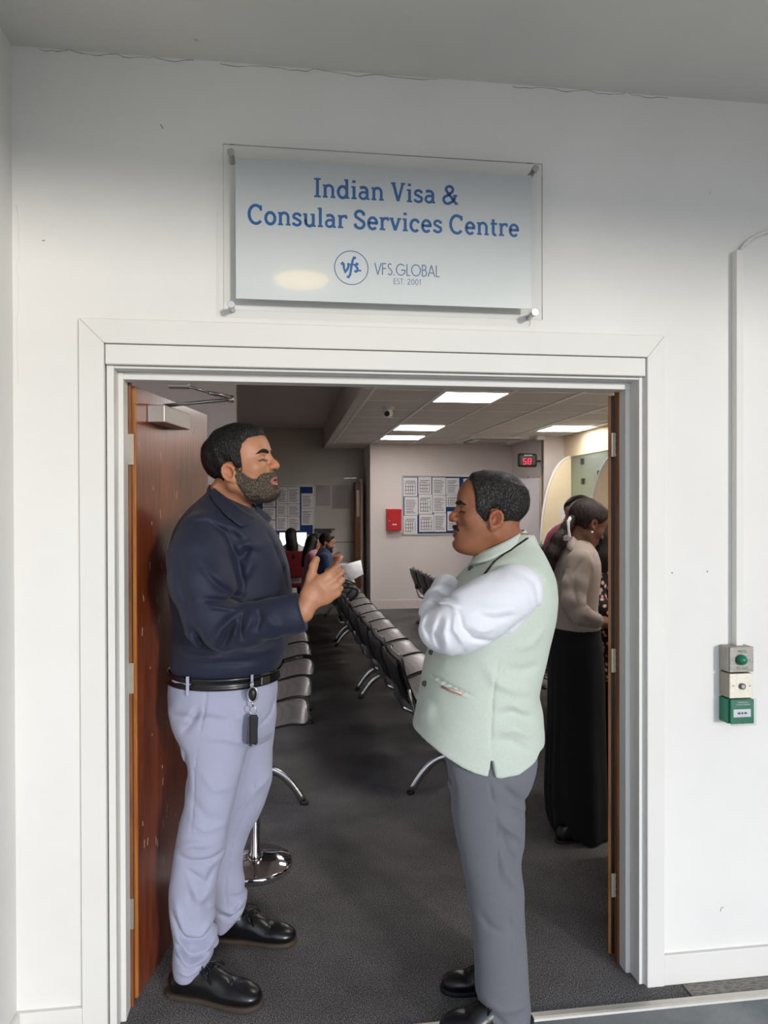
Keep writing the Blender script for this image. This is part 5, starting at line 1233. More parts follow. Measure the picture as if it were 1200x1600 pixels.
B().box(a[0]+.004, b_[0], .045, .058, a[2]+.004, b_[2], .004).build('case', BLACKPL, kf)
b = B()
for px0, px1, py, tl in ((384.5, 389, 1163, -.12), (388.5, 394, 1166, -.03), (396.5, 401, 1164, .03)):
    p = kfp((px0+px1)/2, py, .052); q = kfp((px0+px1)/2+3, 1120, .052); b.obox(((p[0]+q[0])/2, .052, (p[2]+q[2])/2), ((px1-px0)/480, .004, (q[2]-p[2])), 0, .0015, 0, .07)
b.build('blade', DARKSTEEL, kf)
# ================================================================== MAN IN THE PALE GREEN VEST
def man_vest():
    e = empty('person', (.75, .0, 0), 'man in a pale sage waistcoat and white shirt, arms folded, seen from his side', 'person')
    YM = .0; P = lambda x, y, d=YM: PY(x, y, d); c6 = lambda x, y, d=-.2: PY(620+x/3.078, 720+y/3.078, d); c2 = lambda x, y, d=-.1: PY(620+x/2.727, 1180+y/2.727, d)
    T = [(833, 799, 833, .07), (850, 778, 838, .10), (864, 757, 845, .15), (880, 742, 851, .185), (893, 730, 856, .205), (908, 716, 860, .215), (935, 702, 862, .222), (965, 690, 860, .222), (1003, 676, 852, .218), (1022, 669, 848, .216), (1042, 664, 843.5, .216), (1064, 660.5, 838, .216), (1084, 657, 834, .217), (1110, 653, 840, .22), (1142, 646.5, 842.5, .222), (1172, 640, 842.5, .22), (1206, 634, 841, .215)]
    rings = []
    for py, l, r, b_ in T:
        a0, a1 = P(l, py), P(r, py); rings.append((a0[2], (a0[0]+a1[0])/2, YM, (a1[0]-a0[0])/2, b_))
    v = S(); v.loft(rings, k=.02, pw=2.25)
    hx = [P(px, py, -.15)[0] for px, py in ((640, 1150), (644, 1151), (678, 1172), (717, 1191), (735, 1197), (761, 1202), (773, 1203), (802, 1199), (831, 1185), (843, 1171))]
    hz = [P(px, py, -.15)[2] for px, py in ((640, 1149), (644, 1151), (678, 1172), (717, 1191), (735, 1197), (761, 1202), (773, 1203), (802, 1199), (831, 1185), (843, 1171))]
    v.fn(lambda Q: np.interp(Q[:, 0], hx, hz)-Q[:, 2], P(740, 1180), .5, .004, 'int')
    s0, s1 = P(766, 1168, -.2), P(767, 1205, -.2)
    v.fn(lambda Q: np.maximum(np.abs(Q[:, 0]-(s0[0]+(s0[2]-Q[:, 2])*.0))-np.clip((s0[2]-Q[:, 2])*.17, -.01, 1), Q[:, 1]+.13), P(766, 1190, -.2), .12, .002, 'sub')
    # armhole opening pressed in so that the sleeve comes out of the vest
    N_ = (-.02, 1)
    st = lambda pts, w, h: v.stroke([c6(a, b) for a, b in pts], w, h*1.5, N_)
    st([(490, 940), (465, 1050), (452, 1170), (445, 1280), (445, 1400)], .004, -.005)
    st([(420, 980), (470, 1060), (560, 1100), (660, 1110)], .016, .006); st([(460, 1170), (540, 1160), (600, 1190), (680, 1200)], .014, .006); st([(470, 1220), (560, 1210), (650, 1260)], .014, -.006)
    st([(520, 1000), (600, 1010), (690, 990)], .016, -.006); st([(470, 1290), (560, 1280), (660, 1330)], .014, .006); st([(460, 1340), (540, 1340), (640, 1400)], .014, -.005)
    st([(560, 900), (640, 880), (720, 800)], .014, .005); st([(620, 480), (690, 520), (740, 600)], .016, .005); st([(470, 520), (560, 470), (640, 460)], .012, .004); st([(480, 480), (560, 440), (620, 440)], .010, -.004)
    st([(180, 960), (150, 1060), (140, 1180)], .02, .005); st([(200, 1200), (150, 1290), (140, 1330)], .02, .006)
    st([(180, 1066), (270, 1098), (368, 1132)], .0035, -.006); st([(182, 1078), (270, 1112), (362, 1142)], .0045, .004)
    v.add_disp(waves(51, 10, 20, .0022, (1, 1, .7))); v.add_disp(waves(52, 8, 55, .0007))
    SAGE = cloth('pale sage linen', (196, 206, 193), 650, .25, .85, var=.07, sheen=.1)
    zt = P(800, 836)[2]
    mesh_sdf('vest', v, (.05, -.26, P(0+700, 1208)[2]), (.95, .26, zt+.01), .0052, SAGE, e)
    # ---- shirt: both sleeves and shoulders
    sh = S()
    nearm = [P(802, 926, -.185), P(770, 945, -.20), P(735, 965, -.215), P(706, 981, -.215), P(688, 984, -.19)]; nr = [.088, .090, .086, .076, .064]
    sh.chain(nearm, nr, k=.02, kk=.03)
    fore = [P(690, 980, -.185), P(684, 962, -.13), P(689, 942, -.07), P(694, 926, -.01)]; fr_ = [.060, .055, .050, .046]
    sh.chain(fore, fr_, k=.025, kk=.02)
    far = [P(785, 915, .17), P(735, 935, .215), P(702, 962, .21)]; frd = [.09, .075, .065]
    sh.chain(far, frd, k=.02, kk=.03); sh.chain([P(702, 962, .21), P(715, 985, .05), P(735, 985, -.06)], [.062, .055, .048], k=.02, kk=.02)
    sn = lambda pts, w, h: sh.stroke([c6(a, b) for a, b in pts], w, h*1.25, (-.05, 1))
    sn([(260, 690), (280, 780), (330, 830), (440, 850)], .008, -.009); sn([(250, 700), (235, 780), (290, 860)], .008, .010); sn([(215, 720), (195, 800), (215, 890)], .008, .008); sn([(190, 730), (165, 820), (190, 890)], .007, -.008)
    sn([(160, 720), (130, 790), (150, 860)], .007, -.006); sn([(300, 760), (360, 790), (430, 780)], .010, .006); sn([(330, 680), (420, 700), (520, 690)], .014, .005); sn([(340, 720), (430, 740), (540, 720)], .010, -.005)
    sn([(490, 840), (520, 800), (600, 740)], .010, -.006); sn([(500, 860), (560, 820), (650, 760)], .010, .006); sn([(560, 520), (640, 580), (660, 700), (620, 790)], .010, -.006); sn([(540, 530), (600, 600), (630, 700)], .012, .004)
    sn([(180, 650), (220, 640), (270, 660)], .006, -.007); sn([(165, 680), (220, 668), (270, 690)], .006, .007); sn([(150, 705), (210, 690), (262, 712)], .006, -.007); sn([(280, 870), (300, 900), (260, 930)], .008, -.005)
    sh.add_disp(waves(61, 12, 32, .0018, (1, 1, 1))); sh.add_disp(waves(62, 12, 80, .0007))
    WHT = cloth('white shirt cotton', (226, 228, 234), 900, .08, .75, var=.02, sheen=.1)
    mesh_sdf('shirt', sh, (.1, -.33, .95), (.98, .33, 1.52), .0045, WHT, e)
    # cuff rolled at the near wrist
    ax_ = _v(fore[-1])-_v(fore[-2]); ax_ /= np.linalg.norm(ax_); u_ = np.cross(ax_, (0, 0, 1)); u_ /= np.linalg.norm(u_); w_ = np.cross(ax_, u_); pc = _v(fore[-1])
    rows = [[tuple(pc+ax_*t+(u_*math.cos(q)+w_*math.sin(q))*r) for q in [2*PI*k/36 for k in range(36)]] for t, r in ((-.03, .048), (.0, .0475), (.045, .045), (.05, .041))]
    B().grid(rows, .003, closed=True).build('cuff', WHT, e)
    # armhole piping edge of the vest
    ah = [(782, 996), (800, 991), (815, 983), (830, 974), (841, 964), (848, 952), (849, 938), (845, 922), (838, 910), (828, 900), (815, 892), (800, 886), (786, 884)]
    # ---- collar band of the vest, lanyard, buttons
    def dens(ps, m=6):
        ps = [np.array(p) for p in ps]; out = []
        for i in range(len(ps)-1):
            p0, p1, p2, p3 = ps[max(i-1, 0)], ps[i], ps[i+1], ps[min(i+2, len(ps)-1)]
            for k in range(m): t = k/m; out.append(.5*((2*p1)+(p2-p0)*t+(2*p0-5*p1+4*p2-p3)*t*t+(-p0+3*p1-3*p2+p3)*t**3))
        return out+[ps[-1]]
    U = dens([P(743, 862, .02), P(752, 861, -.04), P(772, 853.5, -.075), P(798, 841, -.075), P(816, 831, -.04), P(821, 827.5, .02), P(814, 828, .07), P(790, 836, .09), P(758, 852, .06), P(743, 862, .03)])
    Lw = dens([P(735, 878, .02), P(742, 880, -.055), P(768, 873, -.10), P(800, 858, -.10), P(822, 845, -.055), P(828, 840, .02), P(820, 842, .09), P(795, 852, .12), P(752, 872, .09), P(735, 878, .03)])
    rr = [[tuple(a*(1-u)+b_*u) for a, b_ in zip(U, Lw)] for u in (0, .25, .5, .75, 1)]
    B().grid(rr, .005).build('collar', SAGE, e)
    def surf(px, py, off=.004):
        """point on the near side of the vest under a pixel"""
        for k in range(60):
            y = -.27+k*.005; q = np.array([PY(px, py, y)], np.float32)
            if v.eval(q)[0] < off: return PY(px, py, y-.0005)
        return PY(px, py, -.1)
    LN = [(824, 841), (810, 851), (799, 859), (785, 868), (772, 878), (760, 893), (750, 906), (738, 918), (727, 927)]
    B().tube([P(821, 835, .06), P(826, 838, .02)]+[surf(a, b_, .003) for a, b_ in LN], .0042, 8, flat=(1, .6)).build('lanyard', BLACKPL, e)
    for px, py in ((735.5, 888), (674, 1019), (663.5, 1068)):
        q = surf(px, py); q0 = Vector(q); nrm = Vector((-.55, -.83, 0))
        B().cyl(q0-nrm*.004, q0+nrm*.003, .0095, bev=.001).build('button', plain('dark green button', (52, 62, 54), .35), e)
    # ---- trousers
    tr = S()
    def leg(tab, y, b0):
        R_ = []
        for py, l, r, b_ in tab:
            a0, a1 = PY(l, py, y), PY(r, py, y); R_.append((a0[2], (a0[0]+a1[0])/2, y, (a1[0]-a0[0])/2, b_))
        return R_
    near = [(1150, 684, 830, .09), (1180, 694, 838, .10), (1209, 698, 836, .11), (1230, 700, 829, .105), (1250, 704, 817, .10), (1272, 707, 817.5, .10), (1300, 713, 817, .095), (1323, 718, 813.5, .092), (1349, 723.5, 812, .09), (1385, 730, 815, .088), (1415, 734.5, 818, .085), (1444, 739, 819.5, .082), (1473, 741, 821, .08), (1510, 743, 822.5, .078), (1547, 744.5, 823.5, .076), (1572, 749, 825.5, .075), (1590, 756, 826, .072), (1600, 760, 826, .068)]
    farl = [(1150, 694, 825, .09), (1209, 700, 825, .10), (1250, 706, 812, .10), (1323, 722, 805, .09), (1385, 735, 805, .085), (1444, 745, 805, .08), (1500, 748, 806, .076), (1535, 750, 806, .072), (1552, 752, 805, .068)]
    nL = leg(near, -.10, 0); fL = leg(farl, .09, 0)
    tr.loft(nL, k=.03, pw=2.1); tr.loft(fL, k=.03, pw=2.1)
    PEL = [(P(0+750, py)[2], P((l+r)/2, py)[0], 0, (P(r, py)[0]-P(l, py)[0])/2, b_) for py, l, r, b_ in [(1060, 690, 820, .175), (1120, 690, 825, .175), (1180, 696, 834, .17), (1215, 705, 820, .12)]]; tr.loft(PEL, k=.03)
    s2 = lambda pts, w, h: tr.stroke([c2(a, b) for a, b in pts], w, h*1.3, (0, 1))
    s2([(205, 0), (232, 120), (236, 220)], .005, -.008); s2([(352, 60), (372, 150)], .004, -.005); s2([(380, 160), (390, 300), (400, 460)], .004, -.003)
    s2([(400, 70), (470, 140), (540, 180)], .012, -.008); s2([(380, 180), (420, 240), (500, 300), (525, 400)], .014, .008); s2([(400, 250), (430, 360), (500, 440)], .012, -.007); s2([(440, 170), (500, 215), (535, 240)], .010, -.007)
    s2([(400, 300), (430, 440), (500, 520), (530, 620)], .016, .007); s2([(330, 620), (370, 680), (440, 700)], .012, -.004); s2([(430, 640), (480, 700), (540, 760)], .014, -.004); s2([(460, 500), (470, 700), (480, 900)], .008, .003)
    s2([(345, 1030), (400, 1060), (450, 1100)], .010, -.008); s2([(350, 1000), (420, 1020), (540, 1000)], .012, .006); s2([(400, 1090), (480, 1100), (550, 1060)], .012, .008); s2([(440, 1125), (500, 1135), (560, 1100)], .008, -.007)
    tr.add_disp(waves(71, 10, 18, .0022, (1, 1, .7))); tr.add_disp(waves(72, 10, 50, .0007))
    GRY = cloth('grey wool trousers', (104, 106, 112), 900, .2, .85, var=.10, sheen=.1)
    mesh_sdf('trousers', tr, (.2, -.24, nL[-1][0]-.01), (.95, .26, 1.1), .0055, GRY, e)
    s1 = empty('shoe'); s1.parent = e; shoe(s1, (.775, -.10, 0), (.465, -.125, 0), 1, BLACKLEATHER, SOLEBLACK)
    s2_ = empty('shoe'); s2_.parent = e; shoe(s2_, (.805, .065, 0), (.515, .085, 0), 1, BLACKLEATHER, SOLEBLACK)
    # ---- body
    O = P(763, 802, .0); fr = Frame(O, rot(PI-.12, .10, 0), 1.12)
    K = dict(nose=.55, jaw=1.1, ear_dz=-.016)
    hf = head_field(open_mouth=.001, **K); bd = S()
    bd.fn(lambda Q: hf.eval(fr.loc(Q))*fr.s, O, .17, .02)
    bd.chain([fr.w((-.035, 0, -.045)), P(779, 850, .0), P(785, 886, 0)], [.066, .061, .068], k=.03, kk=.02); bd.ell(fr.w((.03, 0, -.095)), (.062, .055, .034), k=.03)
    bd.loft([(z, a, b, c*.9, d*.85) for z, a, b, c, d in rings if z > 1.0], k=.03); bd.loft([(z, a, b, c*.8, d*.8) for z, a, b, c, d in PEL], k=.03)
    bd.chain(nearm, [r-.03 for r in nr], k=.03, kk=.03); bd.chain(fore, [.034, .032, .03, .028], k=.02, kk=.02); bd.chain(far, [.05, .045, .035], k=.03); bd.chain([P(702, 962, .21), P(715, 985, .05), P(735, 985, -.06)], [.035, .03, .027], k=.02)
    for tb in (nL, fL): bd.loft([(z, a, b, c*.6, d*.7) for z, a, b, c, d in tb[1:]], k=.02)
    bd.seg((.70, -.10, .15), (.705, -.10, .07), .036, .034); bd.seg((.70, .085, .2), (.705, .085, .07), .036, .034)
    W = pc+ax_*.03; X = _v((.75, .62, -.10)); X /= np.linalg.norm(X); Z = _v((-.5, .3, .8)); Z = Z-X*(Z@X); Z /= np.linalg.norm(Z)
    bd.chain([fore[-1], tuple(W)], [.028, .026], k=.01); hand(bd, W, np.stack([X, np.cross(Z, X), Z], 1), .95, curl=[.35]*4, thumb=(.5, .2))
    W2 = _v(P(738, 985, -.07)); X = _v((.9, -.35, .1)); X /= np.linalg.norm(X); Z = _v((.3, .9, .1)); Z = Z-X*(Z@X); Z /= np.linalg.norm(Z)
    hand(bd, W2, np.stack([X, np.cross(Z, X), Z], 1), .9, curl=[.2]*4, thumb=(.3, .2))
    skin = hexc(146, 94, 66); lip = hexc(120, 68, 60)
    mesh_sdf('body', bd, (.1, -.3, .04), (1.02, .33, 1.86), .0032, SKINM, e, color=skin_colors(fr, skin, lip), N=24)
    bd2 = None
    # ---- hair: receding front, greying sides
    hb = S(); hn = head_field(ears=(), jaw=1.1, nose=.55); hb.fn(lambda Q: hn.eval(fr.loc(Q))*fr.s, O, .2, .01)
    xs = [-.13, -.09, -.06, -.036, -.028, -.016, .004, .012, .020, .034, .045, .053, .062, .078, .1]; zs = [-.045, -.062, -.060, -.040, -.025, .012, .012, -.022, -.022, -.010, .004, .045, .085, .108, .13]
    w1_ = waves(81, 16, 110, .0016, (1, 1, .5)); w2_ = waves(82, 10, 40, .0016)
    def ho(Q):
        l = fr.loc(Q); ay = np.abs(l[:, 1]); zb_ = np.interp(l[:, 0]+.012*np.clip(1-ay/.03, 0, 1), xs, zs); m = l[:, 2]-zb_+w1_(Q)*1.5
        th = np.clip(m*.4, -.006, .008)
        return -(th*.85+(w1_(Q)+w2_(Q))*(m > .004))
    hb.add_disp(ho)
    hm = hairmat('greying dark hair', (22, 20, 19), (98, 94, 90), .55, (320, 320, 110)); ho_ = mesh_sdf('hair', hb, np.array(O)-.19, np.array(O)+.19, .003, hm, e, drop=lambda Q: ho(Q) > .0022)
    strands(ho_, fr, 15000, .011, .0005, comb_head, .25, hm, seed=4)
    ms = S(); HB = hairmat('black moustache hair', (20, 16, 14), (60, 52, 46), .3, (300, 300, 300))
    for s in (-1, 1):
        ms.chain([fr.w((.0945, s*.003, -.050)), fr.w((.091, s*.014, -.051)), fr.w((.080, s*.027, -.063))], [.0075, .0075, .004], k=.003, kk=.003)
    ms.add_disp(waves(83, 10, 200, .0006)); mesh_sdf('moustache', ms, np.array(O)-.16, np.array(O)+.1, .0025, HB, e)
    brows(fr, O, HB, e, jaw=1.1, nose=.55)
    # phone in the pocket
    a, b_ = Vector(surf(690, 1072, .0)), Vector(surf(722, 1084, .0)); ph = empty('mobile_phone', a, 'rose edged mobile phone sticking out of the waistcoat pocket', 'phone')
    d_ = (b_-a); B().tube([a+Vector((0, -.004, 0)), a+d_*.5+Vector((0, -.008, 0)), b_+Vector((0, -.004, 0))], [.0045, .0065, .0055], 10, flat=(.9, 1)).build('body', plain('rose gold edge', (206, 168, 150), .3, .5), ph)
    B().tube([a+d_*.08+Vector((0, -.0095, .0035)), a+d_*.5+Vector((0, -.015, .0035)), a+d_*.92+Vector((0, -.0105, .0035))], .0016, 6).build('screen_edge', PAPER, ph)
    return e, v
MAN2, VEST = man_vest()
# ================================================================== THE PEOPLE IN THE ROOM
def figure(label, loc, group=None): return empty('person', loc, label, 'person', group)
def rings_px(tab, y, yc=None):
    out = []
    for py, l, r, b_ in tab:
        a, c = PY(l, py, y), PY(r, py, y); out.append((a[2], (a[0]+c[0])/2, y if yc is None else yc, (c[0]-a[0])/2, b_))
    return out
DHAIR = hairmat('dark brown hair', (34, 23, 21), (74, 52, 46), .6, (190, 190, 12)); BHAIR = hairmat('black long hair', (12, 10, 10), (34, 28, 26), .3, (60, 60, 12))
def head_set(bd, e, O, R, sc, skin, lip, xs=None, zs=None, thick=.011, mat=BHAIR, h=.005, female=True, jaw=.95, ears=(-1, 1), beard=False):
    """adds a head to the body field and returns a function that builds the hair afterwards"""
    fr = Frame(O, R, sc); hf = head_field(nose=.6, female=female, jaw=jaw, ears=ears)
    bd.fn(lambda Q: hf.eval(fr.loc(Q))*fr.s, O, .17*sc, .015)
    xs = xs or [-.13, -.09, -.03, -.02, .004, .02, .035, .05, .065, .085, .1]; zs = zs or [-.075, -.08, -.06, .00, .01, .0, .02, .05, .072, .085, .09]
    hn = head_field(ears=(), nose=.6, female=female, jaw=jaw); w_ = waves(7, 12, 70, .0015)
    def build():
        hb = S(); hb.fn(lambda Q: hn.eval(fr.loc(Q))*fr.s, O, .2, .01)
        def off(Q):
            l = fr.loc(Q); m = l[:, 2]-np.interp(l[:, 0], xs, zs); return -(np.clip(m*.5, -.006, thick)+w_(Q)*(m > .005))
        hb.add_disp(off); mesh_sdf('hair', hb, np.array(O)-.19, np.array(O)+.19, h, mat, e, drop=lambda Q: off(Q) > .003, N=16)
        if beard:
            bb = S(); bb.fn(lambda Q: hn.eval(fr.loc(Q))*fr.s, O, .2, .01)
            def bo(Q):
                l = fr.loc(Q); top = np.interp(l[:, 0], [0, .02, .05, .07, .2], [-.01, -.02, -.052, -.04, -.04]); m = np.minimum(top-l[:, 2], (l[:, 0]-.0)*1.2)
                m = np.minimum(m, (np.sqrt(((l[:, 0]-.09)/.028)**2+(l[:, 1]/.024)**2+((l[:, 2]+.066)/.0125)**2)-1)*.014); return -np.clip(m*.7, -.006, .010)
            bb.add_disp(bo); mesh_sdf('beard', bb, np.array(O)-.18, np.array(O)+.18, h, mat, e, drop=lambda Q: bo(Q) > .003, N=16)
    return fr, build, skin_colors(fr, skin, lip)
# ---- woman in the stone jacket and long black skirt
def jacket_woman():
    y = 1.2; e = figure('woman in a beige jacket and long black skirt, long ponytail tied with a white ribbon', (1.4, y, 0)); P = lambda a, b, d=y: PY(a, b, d)
    jr = rings_px([(843, 884, 916, .06), (850, 877, 922, .10), (862, 871, 928, .15), (878, 865, 932, .18), (895, 862, 933, .185), (920, 861, 931, .175), (950, 861, 929, .165), (968, 860, 932, .165), (981, 859, 935, .165)], y)
    j = S(); j.loft(jr, k=.02)
    arm = [P(906, 878, 1.06), P(898, 912, 1.03), P(895, 940, 1.0), P(908, 962, .97), P(930, 970, .97)]; j.chain(arm, [.062, .056, .050, .044, .036], k=.012, kk=.02)
    j.chain([P(908, 875, 1.36), P(920, 915, 1.40), P(930, 950, 1.38), P(945, 965, 1.30)], [.06, .052, .045, .036], k=.02, kk=.02)
    st = lambda pts, w, h: j.stroke([P(830+a/8, 760+b/8, 1.05) for a, b in pts], w, h*.65, (1.25, 1))
    st([(660, 880), (560, 960), (480, 1080), (465, 1300), (470, 1560)], .007, -.010); st([(300, 935), (370, 960), (440, 1020), (470, 1010)], .005, -.006); st([(420, 1060), (450, 1250), (440, 1500)], .012, -.008)
    st([(660, 1330), (580, 1420), (520, 1440)], .010, .010); st([(560, 1495), (640, 1480), (690, 1500)], .008, .008); st([(350, 1050), (330, 1250), (340, 1500)], .02, .006); st([(700, 900), (740, 990), (760, 1100)], .010, .006)
    j.add_disp(waves(101, 10, 25, .0022)); JK = cloth('stone jacket', (168, 154, 142), 500, .25, .9, var=.06)
    mesh_sdf('jacket', j, (1.0, .85, jr[-1][0] if jr[-1][0] < jr[0][0] else 1.0), (1.8, 1.55, 1.6), .007, JK, e, N=16)
    U = [P(887, 846, 1.24), P(888, 838, 1.18), P(896, 838, 1.145), P(905, 847, 1.135), P(913, 858, 1.14)]; L2 = [P(882, 850, 1.25), P(880, 852, 1.16), P(890, 860, 1.10), P(904, 868, 1.075), P(914, 870, 1.09)]
    B().grid([[tuple(np.array(a)*(1-u)+np.array(b)*u) for a, b in zip(U, L2)] for u in (0, .5, 1)], .006).build('collar', JK, e)
    sk = S(); sr = rings_px([(974, 860, 931, .155), (990, 860, 934, .16), (1020, 860, 937, .17), (1050, 860, 939, .175), (1118, 860, 940, .18), (1174, 857.5, 940, .19), (1240, 856, 941, .20), (1280, 859, 941, .20), (1297, 866, 941, .20)], y)
    sk.loft(sr, k=.02); sk.add_disp(lambda Q: .006*np.sin(np.arctan2(Q[:, 1]-y, Q[:, 0]-1.40)*11)*np.clip((1.0-Q[:, 2])*1.2, 0, 1)); BS = cloth('black skirt', (9, 9, 10), 400, .1, .9, sheen=.02)
    mesh_sdf('skirt', sk, (1.05, .9, .0), (1.8, 1.5, 1.15), .008, BS, e, N=16)
    for k, (fy, fx) in enumerate(((1.08, 1.40), (1.28, 1.46))):
        s_ = empty('shoe'); s_.parent = e; shoe(s_, (fx-.10, fy, 0), (fx+.14, fy, 0), 1, BLACKLEATHER, SOLEBLACK, laces=False)
    bd = S(); O = P(917, 820, 1.2); R = rot(.15, -.45, 0)
    fr, build, col = head_set(bd, e, O, R, 1.0, hexc(120, 78, 58), hexc(120, 62, 60), mat=DHAIR, thick=.012, xs=[-.13, -.09, -.03, -.02, .004, .015, .03, .05, .065, .085, .1], zs=[-.075, -.07, -.045, .01, .012, .012, .02, .05, .07, .08, .09])
    bd.chain([fr.w((-.03, 0, -.05)), P(898, 848, 1.2), P(897, 870, 1.2)], [.048, .052, .07], k=.02, kk=.02)
    bd.loft([(a, b, c, d*.85, f*.85) for a, b, c, d, f in jr], k=.02); bd.loft([(a, b, c, d*.6, f*.6) for a, b, c, d, f in sr], k=.02); bd.seg((1.40, 1.08, .2), (1.40, 1.08, .06), .035, .03); bd.seg((1.46, 1.28, .2), (1.46, 1.28, .06), .035, .03)
    bd.chain([arm[-2], arm[-1], P(936, 972, .98)], [.03, .026, .022], k=.01); X = _v((.95, .2, -.1)); X /= np.linalg.norm(X); Z = _v((.1, -.3, .95)); Z = Z-X*(Z@X); Z /= np.linalg.norm(Z)
    hand(bd, _v(P(936, 972, .98)), np.stack([X, np.cross(Z, X), Z], 1), .88, curl=[.3]*4, k=.01)
    mesh_sdf('body', bd, (1.0, .8, .04), (1.95, 1.6, 1.75), .006, SKINM, e, color=col, N=16); build()
    pt = S(); pt.chain([P(894, 812, 1.17), P(886, 823, 1.16), P(874, 844, 1.15), P(862, 866, 1.14), P(856, 886, 1.14), P(858, 906, 1.15)], [.026, .024, .034, .034, .028, .010], k=.01, kk=.03); pt.add_disp(waves(103, 12, 60, .003, (1, 1, .15)))
    mesh_sdf('ponytail', pt, (.95, 1.0, 1.1), (1.6, 1.35, 1.75), .005, DHAIR, e, N=16)
    rb = [P(891.5, 809, 1.115), P(888, 815, 1.10), P(888.5, 828, 1.095), P(890, 836, 1.095), P(885, 842, 1.10)]
    rbw = B().tube(rb, [.010, .013, .010, .013, .016], 10, flat=(.5, 1)); rbw.tube([P(891, 836, 1.095), P(884, 841, 1.10), P(881, 844, 1.11)], [.008, .014, .006], 8, flat=(.6, 1)); rbw.build('ribbon', plain('white satin ribbon', (236, 232, 228), .4), e)
    ea = fr.w((-.004, -.082, -.040)); B().sphere(tuple(ea), .006).build('earring', plain('pearl', (240, 230, 218), .2), e)
jacket_woman()
def floral_woman():
    y = 1.42; e = figure('woman in a black floral top, mostly hidden behind the right door edge', (1.78, y, 0)); P = lambda a, b, d=y: PY(a, b, d)
    tr_ = rings_px([(868, 945, 990, .08), (880, 932, 1005, .15), (900, 924, 1010, .17), (930, 921, 1010, .17), (960, 924, 1008, .165), (1000, 930, 1006, .165), (1040, 934, 1008, .17), (1062, 934, 1010, .17)], y)
    f = S(); f.loft(tr_, k=.02); f.chain([P(938, 885, 1.30), P(930, 915, 1.28), P(932, 945, 1.26), P(950, 955, 1.2)], [.06, .055, .05, .045], k=.02); f.add_disp(waves(111, 10, 25, .003))
    FM = M('floral print', hexc(14, 14, 18), .85); v = FM.n.new('ShaderNodeTexVoronoi'); v.inputs['Scale'].default_value = 34; FM.nt.links.new(FM.coord(), v.inputs['Vector'])
    n1 = FM.noise(9, 2); petals = FM.ramp(v.outputs['Distance'], [(.25, hexc(212, 190, 184)), (.36, hexc(170, 110, 112)), (.44, hexc(14, 14, 18))]); FM.base(FM.mix(hexc(12, 12, 16), petals, FM.ramp(n1, [(.38, (0, 0, 0, 1)), (.44, (1, 1, 1, 1))])))
    mesh_sdf('top', f, (1.3, 1.0, .6), (2.2, 1.65, 1.6), .008, FM.m, e, N=16)
    t = S(); pr = rings_px([(1055, 935, 1008, .165), (1100, 934, 1008, .165), (1200, 936, 1002, .16), (1285, 938, 996, .15)], y); t.loft(pr, k=.02); mesh_sdf('trousers', t, (1.3, 1.0, .02), (2.2, 1.65, 1.0), .01, cloth('black trousers', (9, 9, 10), 400, .1, .9, sheen=.02), e, N=16)
    bd = S(); O = P(962, 842, y); fr, build, col = head_set(bd, e, O, rot(PI+.9, -.35, 0), 1.0, hexc(120, 78, 58), hexc(110, 60, 58))
    bd.chain([fr.w((-.03, 0, -.05)), P(967, 870)], [.048, .06], k=.02); bd.loft([(a, b, c, d*.8, q*.8) for a, b, c, d, q in tr_], k=.02); bd.loft([(a, b, c, d*.8, q*.8) for a, b, c, d, q in pr], k=.02)
    bd.chain([P(932, 945, 1.26), P(950, 955, 1.20), P(962, 955, 1.16)], [.04, .03, .024], k=.01); X = _v((.8, -.5, -.1)); X /= np.linalg.norm(X); Z = _v((.1, -.3, .95)); Z = Z-X*(Z@X); Z /= np.linalg.norm(Z); hand(bd, _v(P(962, 955, 1.16)), np.stack([X, np.cross(Z, X), Z], 1), .88, curl=[.4]*4, k=.01)
    bd.seg((1.75, 1.36, .12), (1.75, 1.36, .05), .03, .03)
    mesh_sdf('body', bd, (1.3, .9, .03), (2.2, 1.7, 1.75), .008, SKINM, e, color=col, N=16); build()
    h = S(); h.chain([P(950, 822), P(938, 845, 1.30), P(936, 870, 1.27), P(940, 895, 1.27)], [.07, .075, .07, .04], k=.02, kk=.03); h.chain([P(965, 825), P(978, 860), P(985, 890)], [.08, .08, .06], k=.02); h.add_disp(waves(113, 12, 50, .004, (1, 1, .3))); mesh_sdf('long_hair', h, (1.4, 1.1, 1.15), (2.1, 1.65, 1.8), .007, BHAIR, e, N=16)
    for fy in (1.36, 1.5): s_ = empty('shoe'); s_.parent = e; shoe(s_, (1.86, fy, 0), (1.63, fy-.03, 0), 1, BLACKLEATHER, SOLEBLACK, laces=False)
floral_woman()
